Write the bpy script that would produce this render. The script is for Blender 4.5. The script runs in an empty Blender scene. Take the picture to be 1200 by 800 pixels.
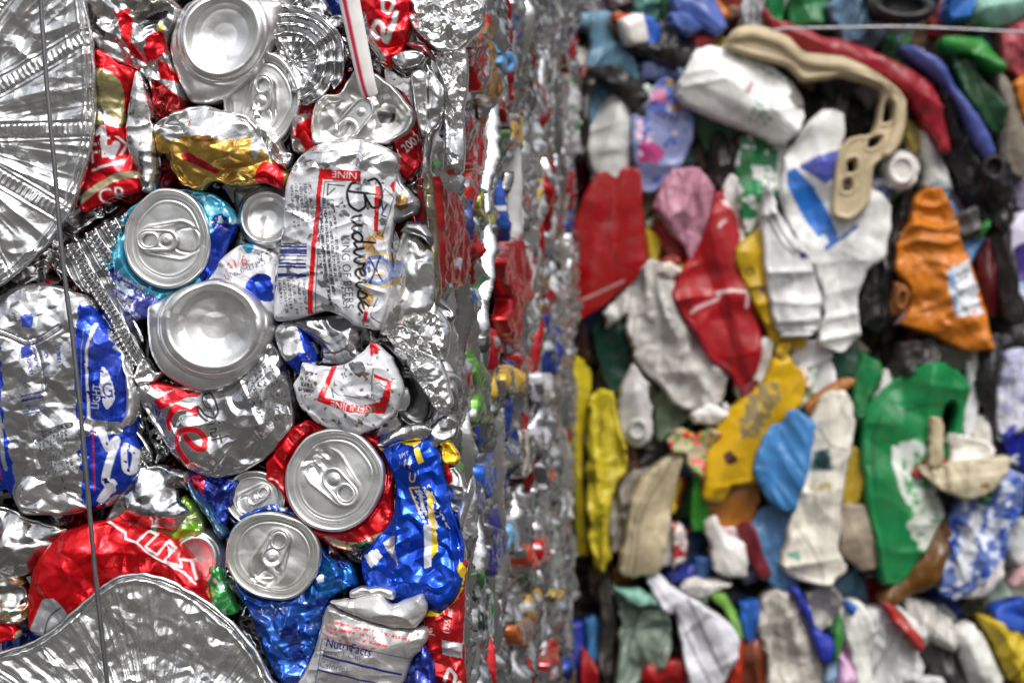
import bpy, math, random, zlib
import numpy as np
from mathutils import Vector, Matrix
SC = bpy.context.scene
COL = SC.collection
RNG = random.Random(7)
FPX = 2333.0            # focal length in photograph pixels (70 mm lens on a 36 mm wide frame)

# ---------------------------------------------------------------- noise
def _hash(ix, iy, seed):
    ix = ix.astype(np.int64).astype(np.uint64); iy = iy.astype(np.int64).astype(np.uint64)
    h = ix * np.uint64(0x9E3779B97F4A7C15) ^ (iy * np.uint64(0xC2B2AE3D27D4EB4F)) ^ np.uint64((seed * 0x165667B19E3779F9) & 0xFFFFFFFFFFFFFFFF)
    h ^= h >> np.uint64(31); h *= np.uint64(0x7FB5D329728EA185); h ^= h >> np.uint64(27)
    h *= np.uint64(0x81DADEF4BC2DD44D); h ^= h >> np.uint64(33)
    return (h & np.uint64(0xFFFFFF)).astype(np.float64) / 8388607.5 - 1.0
def vnoise(x, y, seed):
    ix = np.floor(x); iy = np.floor(y); fx = x - ix; fy = y - iy
    u = fx*fx*fx*(fx*(fx*6-15)+10); v = fy*fy*fy*(fy*(fy*6-15)+10)
    a = _hash(ix, iy, seed); b = _hash(ix+1, iy, seed); c = _hash(ix, iy+1, seed); d = _hash(ix+1, iy+1, seed)
    return (a*(1-u)+b*u)*(1-v) + (c*(1-u)+d*u)*v
def cnoise(x, y, seed):
    # crumpled sheet: linear interpolation over a warped triangle lattice, so flat facets meet in creases
    wx = x + .55*vnoise(x*.8+3.1, y*.8, seed+11); wy = y + .55*vnoise(x*.8, y*.8+7.7, seed+12)
    s = (wx+wy)*0.3660254; i = np.floor(wx+s); j = np.floor(wy+s)
    fx = wx+s-i; fy = wy+s-j; up = fx > fy
    a = _hash(i, j, seed); c = _hash(i+1, j+1, seed)
    b = np.where(up, _hash(i+1, j, seed), _hash(i, j+1, seed))
    l1 = np.where(up, fx-fy, fy-fx); l2 = np.where(up, fy, fx)
    return a*(1-l1-l2) + b*l1 + c*l2

# ---------------------------------------------------------------- picture windows used while measuring
WIN = {'A':(0,0,4),'B':(180,0,3.637),'C':(0,180,3.637),'D':(240,150,3.2),'E':(0,380,3.333),'G':(240,370,3.478),
 'H':(0,580,3.637),'I':(240,560,3.333),'J':(460,0,4),'K':(460,200,4),'L':(460,400,4),'M':(460,600,4),
 'N':(640,0,3.637),'O':(900,0,3.637),'P':(640,200,3.637),'Q':(900,200,3.637),'R':(640,400,3.637),
 'T':(900,400,3.637),'X':(640,600,4),'Y':(900,600,4),'Z':(320,160,3.48),'S':(150,420,5.335),'F':(0,0,1)}
def pts(s):
    if not isinstance(s, str): return np.array(s, float)
    w = 'F'
    if s[1] == ':': w, s = s[0], s[2:]
    x0, y0, k = WIN[w]
    a = np.array([[float(c) for c in t.split(',')] for t in s.split()])
    return a/k + np.array([x0, y0])
def smooth(poly, n=5, closed=True, ten=.36):
    P = np.asarray(poly, float); m = len(P); out = []
    rng = range(m) if closed else range(m-1)
    for i in rng:
        if closed: a, b, c, d = P[i-1], P[i], P[(i+1) % m], P[(i+2) % m]
        else: a, b, c, d = P[max(i-1,0)], P[i], P[i+1], P[min(i+2,m-1)]
        for t in np.arange(n)/n:
            m1 = (c-a)*ten; m2 = (d-b)*ten; out.append((2*t**3-3*t*t+1)*b+(t**3-2*t*t+t)*m1+(3*t*t-2*t**3)*c+(t**3-t*t)*m2)
    if not closed: out.append(P[-1])
    return np.array(out)
def ellipse(cx, cy, rx, ry, rot=0, n=64, wob=0, seed=1):
    t = np.arange(n)/n*2*np.pi
    q = 1 + wob*vnoise(np.cos(t)*1.6+9, np.sin(t)*1.6+seed*3.3, seed)
    x = np.cos(t)*rx*q; y = np.sin(t)*ry*q; c, s = math.cos(rot), math.sin(rot)
    return np.stack([cx+x*c-y*s, cy+x*s+y*c], 1)
def stadium(cx, cy, L, r, rot, n=12, taper=1.0):
    a = np.linspace(-np.pi/2, np.pi/2, n)
    right = np.stack([L/2+np.cos(a)*r*taper, np.sin(a)*r*taper], 1)
    left = np.stack([-L/2-np.cos(a)*r, -np.sin(a)*r], 1)
    P = np.concatenate([right, left]); c, s = math.cos(rot), math.sin(rot)
    return np.stack([cx+P[:,0]*c-P[:,1]*s, cy+P[:,0]*s+P[:,1]*c], 1)
def inside(p, loops):
    r = np.zeros(len(p), bool)
    for L in loops:
        lo = L.min(0); hi = L.max(0)
        idx = np.nonzero((p[:,0] >= lo[0]) & (p[:,0] <= hi[0]) & (p[:,1] >= lo[1]) & (p[:,1] <= hi[1]))[0]
        A = L; B = np.roll(L, -1, 0); dy = B[:,1]-A[:,1]; dy = np.where(np.abs(dy) < 1e-12, 1e-12, dy)
        for s in range(0, len(idx), 20000):
            q = p[idx[s:s+20000]]; y = q[:,1][:,None]
            cr = ((A[:,1] > y) != (B[:,1] > y)) & (q[:,0][:,None] < (B[:,0]-A[:,0])*(y-A[:,1])/dy + A[:,0])
            r[idx[s:s+20000]] ^= (cr.sum(1) % 2 == 1)
    return r
def nearest(p, loops, closed=True):
    A = np.concatenate([L if closed else L[:-1] for L in loops])
    B = np.concatenate([np.roll(L, -1, 0) if closed else L[1:] for L in loops])
    D = B-A; DD = (D*D).sum(1)+1e-12; dist = np.empty(len(p)); near = np.empty((len(p),2))
    ch = max(1, int(3e6//len(A)))
    for s in range(0, len(p), ch):
        q = p[s:s+ch]; v = q[:,None,:]-A[None]
        t = np.clip((v*D).sum(2)/DD, 0, 1); w = v-t[:,:,None]*D; e = (w*w).sum(2); k = e.argmin(1); r = np.arange(len(q))
        dist[s:s+ch] = np.sqrt(e[r,k]); near[s:s+ch] = A[k]+t[r,k][:,None]*D[k]
    return dist, near

# ---------------------------------------------------------------- bale faces
class Face:
    """A flat face of a bale: turns face coordinates p into points, k = face units per millimetre."""
    def __init__(s, O, W, k, side=False):
        s.O = np.array(O, float); s.W = np.array(W, float); s.W /= np.linalg.norm(s.W); s.k = k; s.side = side
        s.S = np.array([-s.W[1], s.W[0], 0.0])      # along the face, used by the side face
    def hit(s, px, z=0):
        D = np.stack([(px[:,0]-600)/FPX, np.ones(len(px)), (400-px[:,1])/FPX], 1)
        t = ((s.O+s.W*z*.001)@s.W)/(D@s.W)
        return D*t[:,None]
    def measure(s, px, z=0):                        # photograph position -> face coordinates
        px = np.asarray(px, float)
        if not s.side: return px
        q = s.hit(px, z)-s.O
        return np.stack([q@s.S*1000, -q[:,2]*1000], 1)
    def point(s, p, z=0):
        if not s.side: return s.hit(p, z)
        return s.O + s.S*(p[:,:1]*.001) + np.array([0,0,-.001])*p[:,1:2] + s.W*z*.001
YAW = math.radians(5.6)
CORNER = np.array([-.0385, 1.06, 0.0])
FRONT = Face(CORNER, (-math.sin(YAW), -math.cos(YAW), 0), 2.2)
SIDE = Face(CORNER-np.array([math.cos(YAW), -math.sin(YAW), 0])*.010, (math.cos(YAW), -math.sin(YAW), 0), 1.0, True)
REAR = Face((0, 2.36, 0), (0, -1, 0), .99)

# ---------------------------------------------------------------- colours: linear rgb + metal share (cans) or grime share (plastics)
def C(r, g, b, m=0.0):
    f = lambda c: (c/255/12.92 if c <= 10.3 else ((c/255+.055)/1.055)**2.4)
    return np.array([f(r), f(g), f(b), m])
ALU = np.array([.60,.60,.605,1.0]); ALUD = np.array([.30,.30,.305,1.0]); ALUL = np.array([.74,.74,.735,.93])
RED = C(205,14,28,.62); DRED = C(150,10,20,.6); BLUE = C(28,62,178,.62); DBLUE = C(22,38,120,.6); CYAN = C(90,185,220,.6)
GOLD = C(200,160,80,.85); WHT = C(212,212,216,.12); INK = C(22,22,30,.1); NAVY = C(40,48,120,.2); LIME = C(140,200,60,.5)
GRN = C(60,150,80,.5); YEL = C(240,205,40,.35); ORG = C(235,120,30,.4); BRN = C(110,70,35,.5); CREAM = C(205,195,160,.4)

# ---------------------------------------------------------------- painting printed areas
_txt = {}
def glyphs(body):
    if body not in _txt:
        cu = bpy.data.curves.new('t', 'FONT'); cu.body = body; cu.resolution_u = 3
        ob = bpy.data.objects.new('t', cu); me = bpy.data.meshes.new_from_object(ob)
        me.calc_loop_triangles()
        v = np.array([x.co[:2] for x in me.vertices]).reshape(-1,2)
        _txt[body] = np.array([[v[i] for i in t.vertices] for t in me.loop_triangles])
        bpy.data.objects.remove(ob); bpy.data.curves.remove(cu); bpy.data.meshes.remove(me)
    return _txt[body]
def cover_tris(q, T):
    hit = np.zeros(len(q), bool)
    if not len(T): return hit
    lo = T.min((0,1)); hi = T.max((0,1))
    idx = np.nonzero((q >= lo).all(1) & (q <= hi).all(1))[0]
    for t in T:
        w = q[idx]; m = (w >= t.min(0)).all(1) & (w <= t.max(0)).all(1)
        if not m.any(): continue
        ii = idx[m]; w = q[ii]; s = []
        for a in range(3):
            A, B = t[a], t[(a+1) % 3]; s.append((B[0]-A[0])*(w[:,1]-A[1])-(B[1]-A[1])*(w[:,0]-A[0]))
        s = np.array(s); hit[ii[(s >= -1e-9).all(0) | (s <= 1e-9).all(0)]] = True
    return hit
class Paint:
    """Collects what is printed on a sheet, applied to its vertices in flat sheet coordinates."""
    def __init__(s, face): s.ops = []; s.face = face
    def m(s, o): return s.face.measure(pts(o))
    def poly(s, col, o, sm=True, wob=0, fr=0):
        P = s.m(o); P = smooth(P) if sm else P
        def f(p, st, c, seed):
            q = p if not wob else p + wob*np.stack([vnoise(p[:,0]/6, p[:,1]/6, seed+5), vnoise(p[:,0]/6, p[:,1]/6, seed+6)], 1)
            k = inside(q, [P]).astype(float)
            if fr: k *= vnoise(p[:,0]/5, p[:,1]/5, seed+3)+.6*vnoise(p[:,0]/2, p[:,1]/2, seed+4) > (fr*2-1)
            return k, col
        s.ops.append(f); return s
    def line(s, col, o, w, sm=True):
        P = s.m(o); P = smooth(P, 6, False) if sm and len(P) > 2 else P
        s.ops.append(lambda p, st, c, seed: (np.clip((w/2-nearest(p, [P], False)[0])/st+.5, 0, 1), col)); return s
    def text(s, col, body, o, size, rot=0, sx=1, shear=0, fat=0):
        x, y = s.m(o)[0]; T = glyphs(body); a = math.radians(rot); ca, sa = math.cos(a), math.sin(a)
        def f(p, st, c, seed):
            k = np.zeros(len(p)); offs = [(-.25,-.25),(.25,-.25),(-.25,.25),(.25,.25)]
            fo = [(0,0)] if not fat else [(0,0),(fat,0),(-fat,0),(0,fat),(0,-fat)]
            for ox, oy in offs:
                h = np.zeros(len(p), bool)
                for fx, fy in fo:
                    dx = p[:,0]+ox*st+fx-x; dy = -(p[:,1]+oy*st+fy-y)
                    u = (dx*ca+dy*sa)/size; v = (-dx*sa+dy*ca)/size
                    h |= cover_tris(np.stack([(u-shear*v)/sx, v], 1), T)
                k += h*.25
            return k, col
        s.ops.append(f); return s
    def rows(s, col, o, w, h, rot, n, fill=.62, glyph=2.2, seed=1):
        # small print too small to read: n rows of broken dashes
        x, y = s.m(o)[0]; a = math.radians(rot); ca, sa = math.cos(a), math.sin(a)
        def f(p, st, c, sd):
            dx = p[:,0]-x; dy = p[:,1]-y; u = dx*ca-dy*sa; v = dx*sa+dy*ca
            r = np.floor(v/h*n); fr = v/h*n-r
            ok = (u >= 0) & (v >= 0) & (v < h) & (u < w*(.8+.2*_hash(r, r*0, seed)))
            g = _hash(np.floor(u/glyph), r, seed+9) < fill*2-1
            g2 = _hash(np.floor(u/glyph*2), np.floor(fr*4)+r*7, seed+5) > -.35
            return (ok & g & g2 & (fr > .2) & (fr < .85)).astype(float)*.9, col
        s.ops.append(f); return s
    def bars(s, col, o, w, h, rot, seed=1, unit=1.3):
        x, y = s.m(o)[0]; a = math.radians(rot); ca, sa = math.cos(a), math.sin(a)
        def f(p, st, c, sd):
            dx = p[:,0]-x; dy = p[:,1]-y; u = dx*ca-dy*sa; v = dx*sa+dy*ca
            return ((u >= 0) & (u < w) & (v >= 0) & (v < h) & (_hash(np.floor(u/unit), u*0, seed) > -.05)).astype(float), col
        s.ops.append(f); return s
    def ring(s, col, cx, cy, r0, r1, a0=0, a1=360):
        def f(p, st, c, sd):
            dx = p[:,0]-cx; dy = p[:,1]-cy; r = np.hypot(dx, dy); a = np.degrees(np.arctan2(dy, dx)) % 360
            return ((r >= r0) & (r < r1) & (a >= a0) & (a <= a1)).astype(float), col
        s.ops.append(f); return s
    def blotch(s, col, scale, thr, o=None):
        P = None if o is None else smooth(s.m(o))
        def f(p, st, c, seed):
            n = vnoise(p[:,0]/scale, p[:,1]/scale, seed+31)+.5*vnoise(p[:,0]/scale*2.3, p[:,1]/scale*2.3, seed+32)
            k = np.clip((n-thr)/.12, 0, 1)
            return (k if P is None else k*inside(p, [P])), col
        s.ops.append(f); return s
    def apply(s, p, base, st, seed):
        c = np.tile(base, (len(p), 1)).astype(float)
        for f in s.ops:
            k, col = f(p, st, c, seed); k = np.asarray(k, float)[:,None]; c = c*(1-k)+col*k
        return c

# ---------------------------------------------------------------- meshes
def build(name, V, F, mat, parent=None, cols=None, loc=None, smooth_shade=True, flat_from=None):
    V = np.asarray(V, float); loc = V.mean(0) if loc is None else np.asarray(loc, float)
    me = bpy.data.meshes.new(name); L = V-loc
    me.vertices.add(len(L)); me.vertices.foreach_set('co', L.astype(np.float32).ravel())
    F = np.asarray(F, np.int32); n = F.shape[1]
    me.loops.add(F.size); me.loops.foreach_set('vertex_index', F.ravel())
    me.polygons.add(len(F)); me.polygons.foreach_set('loop_start', np.arange(0, F.size, n, dtype=np.int32))
    me.polygons.foreach_set('use_smooth', np.full(len(F), smooth_shade))
    me.update(calc_edges=True); me.validate()
    if cols is not None:
        at = me.color_attributes.new('Col', 'FLOAT_COLOR', 'POINT'); at.data.foreach_set('color', np.asarray(cols, np.float32).ravel())
    me.materials.append(mat); ob = bpy.data.objects.new(name, me); COL.objects.link(ob)
    if parent is not None:
        ob.parent = parent; q = parent; off = Vector((0,0,0))
        while q is not None: off += q.location; q = q.parent
        ob.location = Vector(loc)-off
    else: ob.location = loc
    return ob
def tag(o, label, cat, group=None):
    o['label'] = label; o['category'] = cat
    if group: o['group'] = group
    return o
def empty(name, loc, label, cat, group=None):
    o = bpy.data.objects.new(name, None); o.empty_display_size = .01; o.location = loc; COL.objects.link(o)
    return tag(o, label, cat, group)

def relief(p, d, k, seed, edge=2.5, dome=0, cr=None, sm=None, fold=None, dmax=None, bend=0):
    """Height in mm over a sheet: rolled edge, bulge, facets, dents, long folds and a few straight bends."""
    h = np.zeros(len(p)); e = max(edge*k, 1e-6); t = np.clip(d/e, 0, 1); h += edge*np.sqrt(np.clip(1-(1-t)**2, 0, 1))
    if dome: t = np.clip(d/(dmax or d.max()+1e-9), 0, 1); h += dome*(1-(1-t)**2)
    soft = np.clip(d/(2.2*k), .25, 1)
    for i, (a, s) in enumerate(cr or ()): h += soft*a*cnoise(p[:,0]/s/k, p[:,1]/s/k, seed+i*17)
    for i, (a, s) in enumerate(sm or ()): h += soft*a*vnoise(p[:,0]/s/k, p[:,1]/s/k, seed+100+i*13)
    for i, (a, s, ang, an) in enumerate(fold or ()):
        r = math.radians(ang); u = (p[:,0]*math.cos(r)+p[:,1]*math.sin(r))/(s*k); v = (-p[:,0]*math.sin(r)+p[:,1]*math.cos(r))/(s*k*an)
        u = u + .5*vnoise(u*.6, v*1.3, seed+51)
        h += soft*a*(1-2.2*np.abs(vnoise(u, v, seed+200+i*7)))
    if bend:
        # collapsed hollow form: creases along the long axis, one or two across it, sometimes a welded lip
        c = p.mean(0); q = (p-c)/k; w, v = np.linalg.eigh(np.cov(q.T)); ax = v[:,1]; wid = math.sqrt(w[0]); lng = math.sqrt(w[1]); rr = random.Random(seed)
        for i in range(4):
            a = math.atan2(ax[1], ax[0])+(math.pi/2 if i < 2 else 0)+math.radians(rr.uniform(-14, 14) if i < 2 else rr.uniform(-45, 45)); o = rr.uniform(-.7, .7)*(wid if i < 2 else 1.2*lng)
            t = q[:,0]*math.cos(a)+q[:,1]*math.sin(a)-o; t = t+1.2*vnoise(q[:,0]/16, q[:,1]/16, seed+60+i)
            h += bend*(1 if i < 2 else .5)*rr.uniform(.4, 1)*(1 if rr.random() < .5 else -1)*(np.minimum(np.sqrt(t*t+.8), 28)-10)
        if rr.random() < .4: h += 1.6*np.exp(-((d/k-4)/1.4)**2)
    return h
COVER = [np.zeros((350,450), bool), np.zeros((350,450), bool)]
def uncovered(face, P, margin=False):
    g = np.stack(np.meshgrid(np.arange(-50,400)*4+2., np.arange(-50,300)*4+2.), 2).reshape(-1,2)
    m = inside(g, [P]).reshape(350,450); fr = np.zeros_like(m); fr[50:250,50:350] = True
    if margin: fr[:] = True
    return (m & fr & ~COVER[face is REAR]).sum()*16
def sheet(name, face, loops, z, step, hfun, cfun, mat, parent=None, T=5, seed=1, loc=None, mask=True):
    """A shaped sheet with its own thickness: front surface over the outline plus a turned back edge."""
    loops = [np.asarray(l, float) for l in loops]
    if face.side:
        for l in loops: l[:,0] = np.maximum(l[:,0], 3.)
    allp = np.concatenate(loops); lo = allp.min(0)-step; hi = allp.max(0)+step
    nx = int((hi[0]-lo[0])/step)+2; ny = int((hi[1]-lo[1])/step)+2
    gx = lo[0]+np.arange(nx)*step; gy = lo[1]+np.arange(ny)*step
    cx, cy = np.meshgrid(gx[:-1]+step/2, gy[:-1]+step/2)
    keep = inside(np.stack([cx.ravel(), cy.ravel()], 1), loops); ids = np.nonzero(keep)[0]
    if len(ids) < 4: raise ValueError('tiny sheet '+name)
    j = ids//(nx-1); i = ids % (nx-1); a = j*nx+i
    Q = np.stack([a, a+nx, a+nx+1, a+1], 1)
    used, inv = np.unique(Q, return_inverse=True); Q = inv.reshape(-1,4)
    p = np.stack([gx[used % nx], gy[used//nx]], 1)
    E = np.concatenate([Q[:,[0,1]], Q[:,[1,2]], Q[:,[2,3]], Q[:,[3,0]]]); n = len(p)
    key = np.minimum(E[:,0], E[:,1])*n+np.maximum(E[:,0], E[:,1])
    _, first, cnt = np.unique(key, return_index=True, return_counts=True)
    be = E[first[cnt == 1]]; bv = np.unique(be)
    _, near = nearest(p[bv], loops); p[bv] = near
    d, _ = nearest(p, loops)
    if not face.side and mask:
        x = np.floor(p[:,0]/4).astype(int)+50; y = np.floor(p[:,1]/4).astype(int)+50; ok = (x >= 0) & (x < 450) & (y >= 0) & (y < 350)
        COVER[face is REAR][y[ok], x[ok]] = True
    h = hfun(p, d); c = cfun(p, d)
    P = face.point(p, z)+face.W*(h*.001)[:,None]
    m = np.full(n, -1); m[bv] = n+np.arange(len(bv))
    V = np.concatenate([P, P[bv]-face.W*(T*.001)]); c = np.concatenate([c, c[bv]])
    R = np.stack([be[:,1], be[:,0], m[be[:,0]], m[be[:,1]]], 1)
    fl = 1 if face.side is False else 0
    F = np.concatenate([Q, R])
    # faces should look out of the bale
    nrm = np.cross(P[Q[:,1]]-P[Q[:,0]], P[Q[:,2]]-P[Q[:,0]]).sum(0)
    if nrm@face.W < 0: F = F[:,::-1]
    return build(name, V, F, mat, parent, c, loc)

def tube(name, path, rad, mat, parent=None, sides=10, flat=None, cols=None):
    P = np.asarray(path, float); n = len(P); V = []; prev = None
    for i in range(n):
        t = P[min(i+1, n-1)]-P[max(i-1, 0)]; t /= np.linalg.norm(t)
        a = np.cross(t, [0,1,0]); a /= np.linalg.norm(a); b = np.cross(a, t)
        r = rad[i] if hasattr(rad, '__len__') else rad
        f = 1.0 if flat is None else flat
        for s in range(sides):
            w = 2*np.pi*s/sides; V.append(P[i]+a*r*math.cos(w)+b*r*f*math.sin(w))
    F = [[i*sides+s, i*sides+(s+1) % sides, (i+1)*sides+(s+1) % sides, (i+1)*sides+s] for i in range(n-1) for s in range(sides)]
    V.append(P[0]); V.append(P[-1]); k = n*sides
    F += [[k, (s+1) % sides, s, s] for s in range(0)]
    c = None if cols is None else np.concatenate([np.tile(cols, (n,1)), cols[:1], cols[:1]])
    return build(name, V, F, mat, parent, c)

# ---------------------------------------------------------------- materials
def nodes(name):
    m = bpy.data.materials.new(name); m.use_nodes = True; nt = m.node_tree; nt.nodes.clear()
    out = nt.nodes.new('ShaderNodeOutputMaterial'); b = nt.nodes.new('ShaderNodeBsdfPrincipled'); nt.links.new(b.outputs[0], out.inputs[0])
    return m, nt, b
def N(nt, t, **kw):
    n = nt.nodes.new(t)
    for k, v in kw.items():
        if k in n.inputs: n.inputs[k].default_value = v
        else: setattr(n, k, v)
    return n
def ramp(nt, src, a, b, lo=0., hi=1.):
    r = N(nt, 'ShaderNodeMapRange'); r.inputs[1].default_value = a; r.inputs[2].default_value = b
    r.inputs[3].default_value = lo; r.inputs[4].default_value = hi; nt.links.new(src, r.inputs[0]); return r.outputs[0]
def mixc(nt, f, a, b):
    m = N(nt, 'ShaderNodeMix', data_type='RGBA')
    for sock, v in ((m.inputs[0], f), (m.inputs[6], a), (m.inputs[7], b)):
        if hasattr(v, 'is_linked') or hasattr(v, 'links'): nt.links.new(v, sock)
        else: sock.default_value = v
    return m.outputs[2]
def can_material(name, rough=(.16,.36), bump=.25, grime=.55, fine=420, deep=.0006):
    m, nt, b = nodes(name); at = N(nt, 'ShaderNodeAttribute', attribute_name='Col')
    tc = N(nt, 'ShaderNodeTexCoord'); oi = N(nt, 'ShaderNodeObjectInfo')
    ad = N(nt, 'ShaderNodeVectorMath', operation='ADD'); nt.links.new(tc.outputs['Object'], ad.inputs[0])
    sc = N(nt, 'ShaderNodeVectorMath', operation='SCALE'); nt.links.new(oi.outputs['Location'], sc.inputs[0]); sc.inputs['Scale'].default_value = 3.7
    nt.links.new(sc.outputs[0], ad.inputs[1]); co = ad.outputs[0]
    def noise(s, det, dist=0):
        n = N(nt, 'ShaderNodeTexNoise', Scale=s, Detail=det); n.inputs['Distortion'].default_value = dist; nt.links.new(co, n.inputs['Vector']); return n.outputs[0]
    g1 = noise(70, 6, .6); g2 = noise(500, 3)
    mul = N(nt, 'ShaderNodeMath', operation='MULTIPLY'); nt.links.new(ramp(nt, g1, .54, .74), mul.inputs[0]); nt.links.new(ramp(nt, g2, .3, .7, .3, 1), mul.inputs[1])
    gm = N(nt, 'ShaderNodeMath', operation='MULTIPLY'); nt.links.new(mul.outputs[0], gm.inputs[0]); gm.inputs[1].default_value = grime
    nt.links.new(mixc(nt, gm.outputs[0], at.outputs['Color'], (.10,.085,.06,1)), b.inputs['Base Color'])
    me = N(nt, 'ShaderNodeMath', operation='MULTIPLY'); nt.links.new(at.outputs['Alpha'], me.inputs[0])
    nt.links.new(ramp(nt, gm.outputs[0], 0, 1, 1, .15), me.inputs[1]); nt.links.new(me.outputs[0], b.inputs['Metallic'])
    nt.links.new(ramp(nt, noise(110, 5, .3), .3, .7, rough[0], rough[1]), b.inputs['Roughness'])
    vo = N(nt, 'ShaderNodeTexVoronoi', Scale=fine, feature='DISTANCE_TO_EDGE'); nt.links.new(co, vo.inputs['Vector'])
    hs = N(nt, 'ShaderNodeMath', operation='ADD'); nt.links.new(noise(fine*.55, 4, 1.0), hs.inputs[0]); nt.links.new(ramp(nt, vo.outputs[0], 0, .15, 0, .12), hs.inputs[1])
    bp = N(nt, 'ShaderNodeBump', Strength=bump, Distance=deep); nt.links.new(hs.outputs[0], bp.inputs['Height']); nt.links.new(bp.outputs[0], b.inputs['Normal'])
    return m
def plastic_material(name, rough=(.28,.5), bump=.14):
    m, nt, b = nodes(name); at = N(nt, 'ShaderNodeAttribute', attribute_name='Col')
    tc = N(nt, 'ShaderNodeTexCoord'); oi = N(nt, 'ShaderNodeObjectInfo')
    ad = N(nt, 'ShaderNodeVectorMath', operation='ADD'); nt.links.new(tc.outputs['Object'], ad.inputs[0])
    sc = N(nt, 'ShaderNodeVectorMath', operation='SCALE'); nt.links.new(oi.outputs['Location'], sc.inputs[0]); sc.inputs['Scale'].default_value = 5.3
    nt.links.new(sc.outputs[0], ad.inputs[1]); co = ad.outputs[0]
    def noise(s, det, dist=0):
        n = N(nt, 'ShaderNodeTexNoise', Scale=s, Detail=det); n.inputs['Distortion'].default_value = dist; nt.links.new(co, n.inputs['Vector']); return n.outputs[0]
    g1 = noise(34, 8, 1.2); g2 = noise(180, 5, .6)
    mul = N(nt, 'ShaderNodeMath', operation='MULTIPLY'); nt.links.new(ramp(nt, g1, .44, .70), mul.inputs[0]); nt.links.new(ramp(nt, g2, .35, .62, .35, 1), mul.inputs[1])
    gm = N(nt, 'ShaderNodeMath', operation='MULTIPLY'); nt.links.new(mul.outputs[0], gm.inputs[0]); nt.links.new(at.outputs['Alpha'], gm.inputs[1])
    nt.links.new(mixc(nt, gm.outputs[0], at.outputs['Color'], (.085,.07,.05,1)), b.inputs['Base Color'])
    nt.links.new(ramp(nt, noise(60, 4), .3, .7, rough[0], rough[1]), b.inputs['Roughness']); b.inputs['Specular IOR Level'].default_value = .36
    bp = N(nt, 'ShaderNodeBump', Strength=bump, Distance=.003); nt.links.new(noise(75, 6, .8), bp.inputs['Height']); nt.links.new(bp.outputs[0], b.inputs['Normal'])
    return m
MCAN = can_material('printed_aluminium', (.11,.30))
MLID = can_material('can_end_aluminium', (.26,.46), .10, .4)
MFOIL = can_material('crinkled_foil', (.12,.30), .4, .3, 300)
MSIDE = can_material('pressed_can_metal', (.08,.22), .3, .5, 160, .001)
MPLA = plastic_material('weathered_plastic')
MGLOSS = plastic_material('glossy_plastic', (.16,.34), .25)
MSTEEL = can_material('baling_steel', (.3,.5), .2, .4)
# ================================================================= the bale of cans: front face
_seed = [100]
def nseed(): _seed[0] += 7; return _seed[0]
def thing(name, label, cat, o, z=0, face=FRONT, group=None):
    c = face.measure(pts(o)).mean(0)[None]
    return empty(name, face.point(c, z)[0], label, cat, group)
def piece(name, o, z, base, paint=None, parent=None, label=None, cat=None, group=None, face=FRONT, step=1.25, mat=None,
          dome=2.5, edge=1.6, cr=((2.6,11),(1.2,5)), sm=((2.5,14),), fold='auto', T=7, crisp=False, wob=1.2, dmax=None, extra=None, holes=(), seed=None, under=None, ten=.36, bend=0, groove=(), grow=1, rag=0):
    seed = seed or ((zlib.crc32((str(label)+str(o)[:80]).encode()) % 9000)*3+11 if isinstance(o, str) else nseed()); k = face.k
    if cr == CR0: q = .75+.8*((seed*29) % 100)/100; cr = ((2.6*q**.5, 11*q), (1.1/q, 5*q))
    if fold == 'auto': fold = ((.9,12,(seed*37) % 180,2.2),(.5,6,(seed*53) % 180,2.5))
    P = face.measure(pts(o), z); P = P if crisp else smooth(P, 5, True, ten)
    if wob: P = P + wob*np.stack([cnoise(P[:,0]/8/k*2, P[:,1]/8/k*2, seed), cnoise(P[:,0]/8/k*2, P[:,1]/8/k*2, seed+1)], 1)
    if grow != 1: c0 = P.mean(0); P = c0+(P-c0)*grow
    if rag: P = P + rag*np.stack([cnoise(P[:,0]/13, P[:,1]/13, seed+2), cnoise(P[:,0]/13, P[:,1]/13, seed+3)], 1)
    loops = [P]+[smooth(face.measure(pts(h), z)) for h in holes]
    def hf(p, d):
        h = relief(p, d, k, seed, edge, dome, cr, sm, fold, dmax, bend)
        for go, gd, gw in groove: h = h-gd*np.exp(-(nearest(p, [smooth(face.measure(pts(go), z), 5, False)], False)[0]/gw)**2)
        if extra is not None: h = h+extra(p, d)
        for ux, uy, ra, rb in under or ():                # pressed flat where a can end sits on it
            q = np.hypot((p[:,0]-ux)/ra, (p[:,1]-uy)/rb); f = np.clip((q-.86)/.2, 0, 1); h = h*f+(1-f)*np.minimum(h, -3)
        return h
    def cf(p, d): return np.tile(base, (len(p), 1)) if paint is None else paint.apply(p, base, step, seed)
    ob = sheet(name, face, loops, z, step, hf, cf, mat or MCAN, parent, T, seed)
    if label: tag(ob, label, cat, group)
    return ob
def Pt(): return Paint(FRONT)
CR0 = ((2.6,11),(1.2,5))

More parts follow.
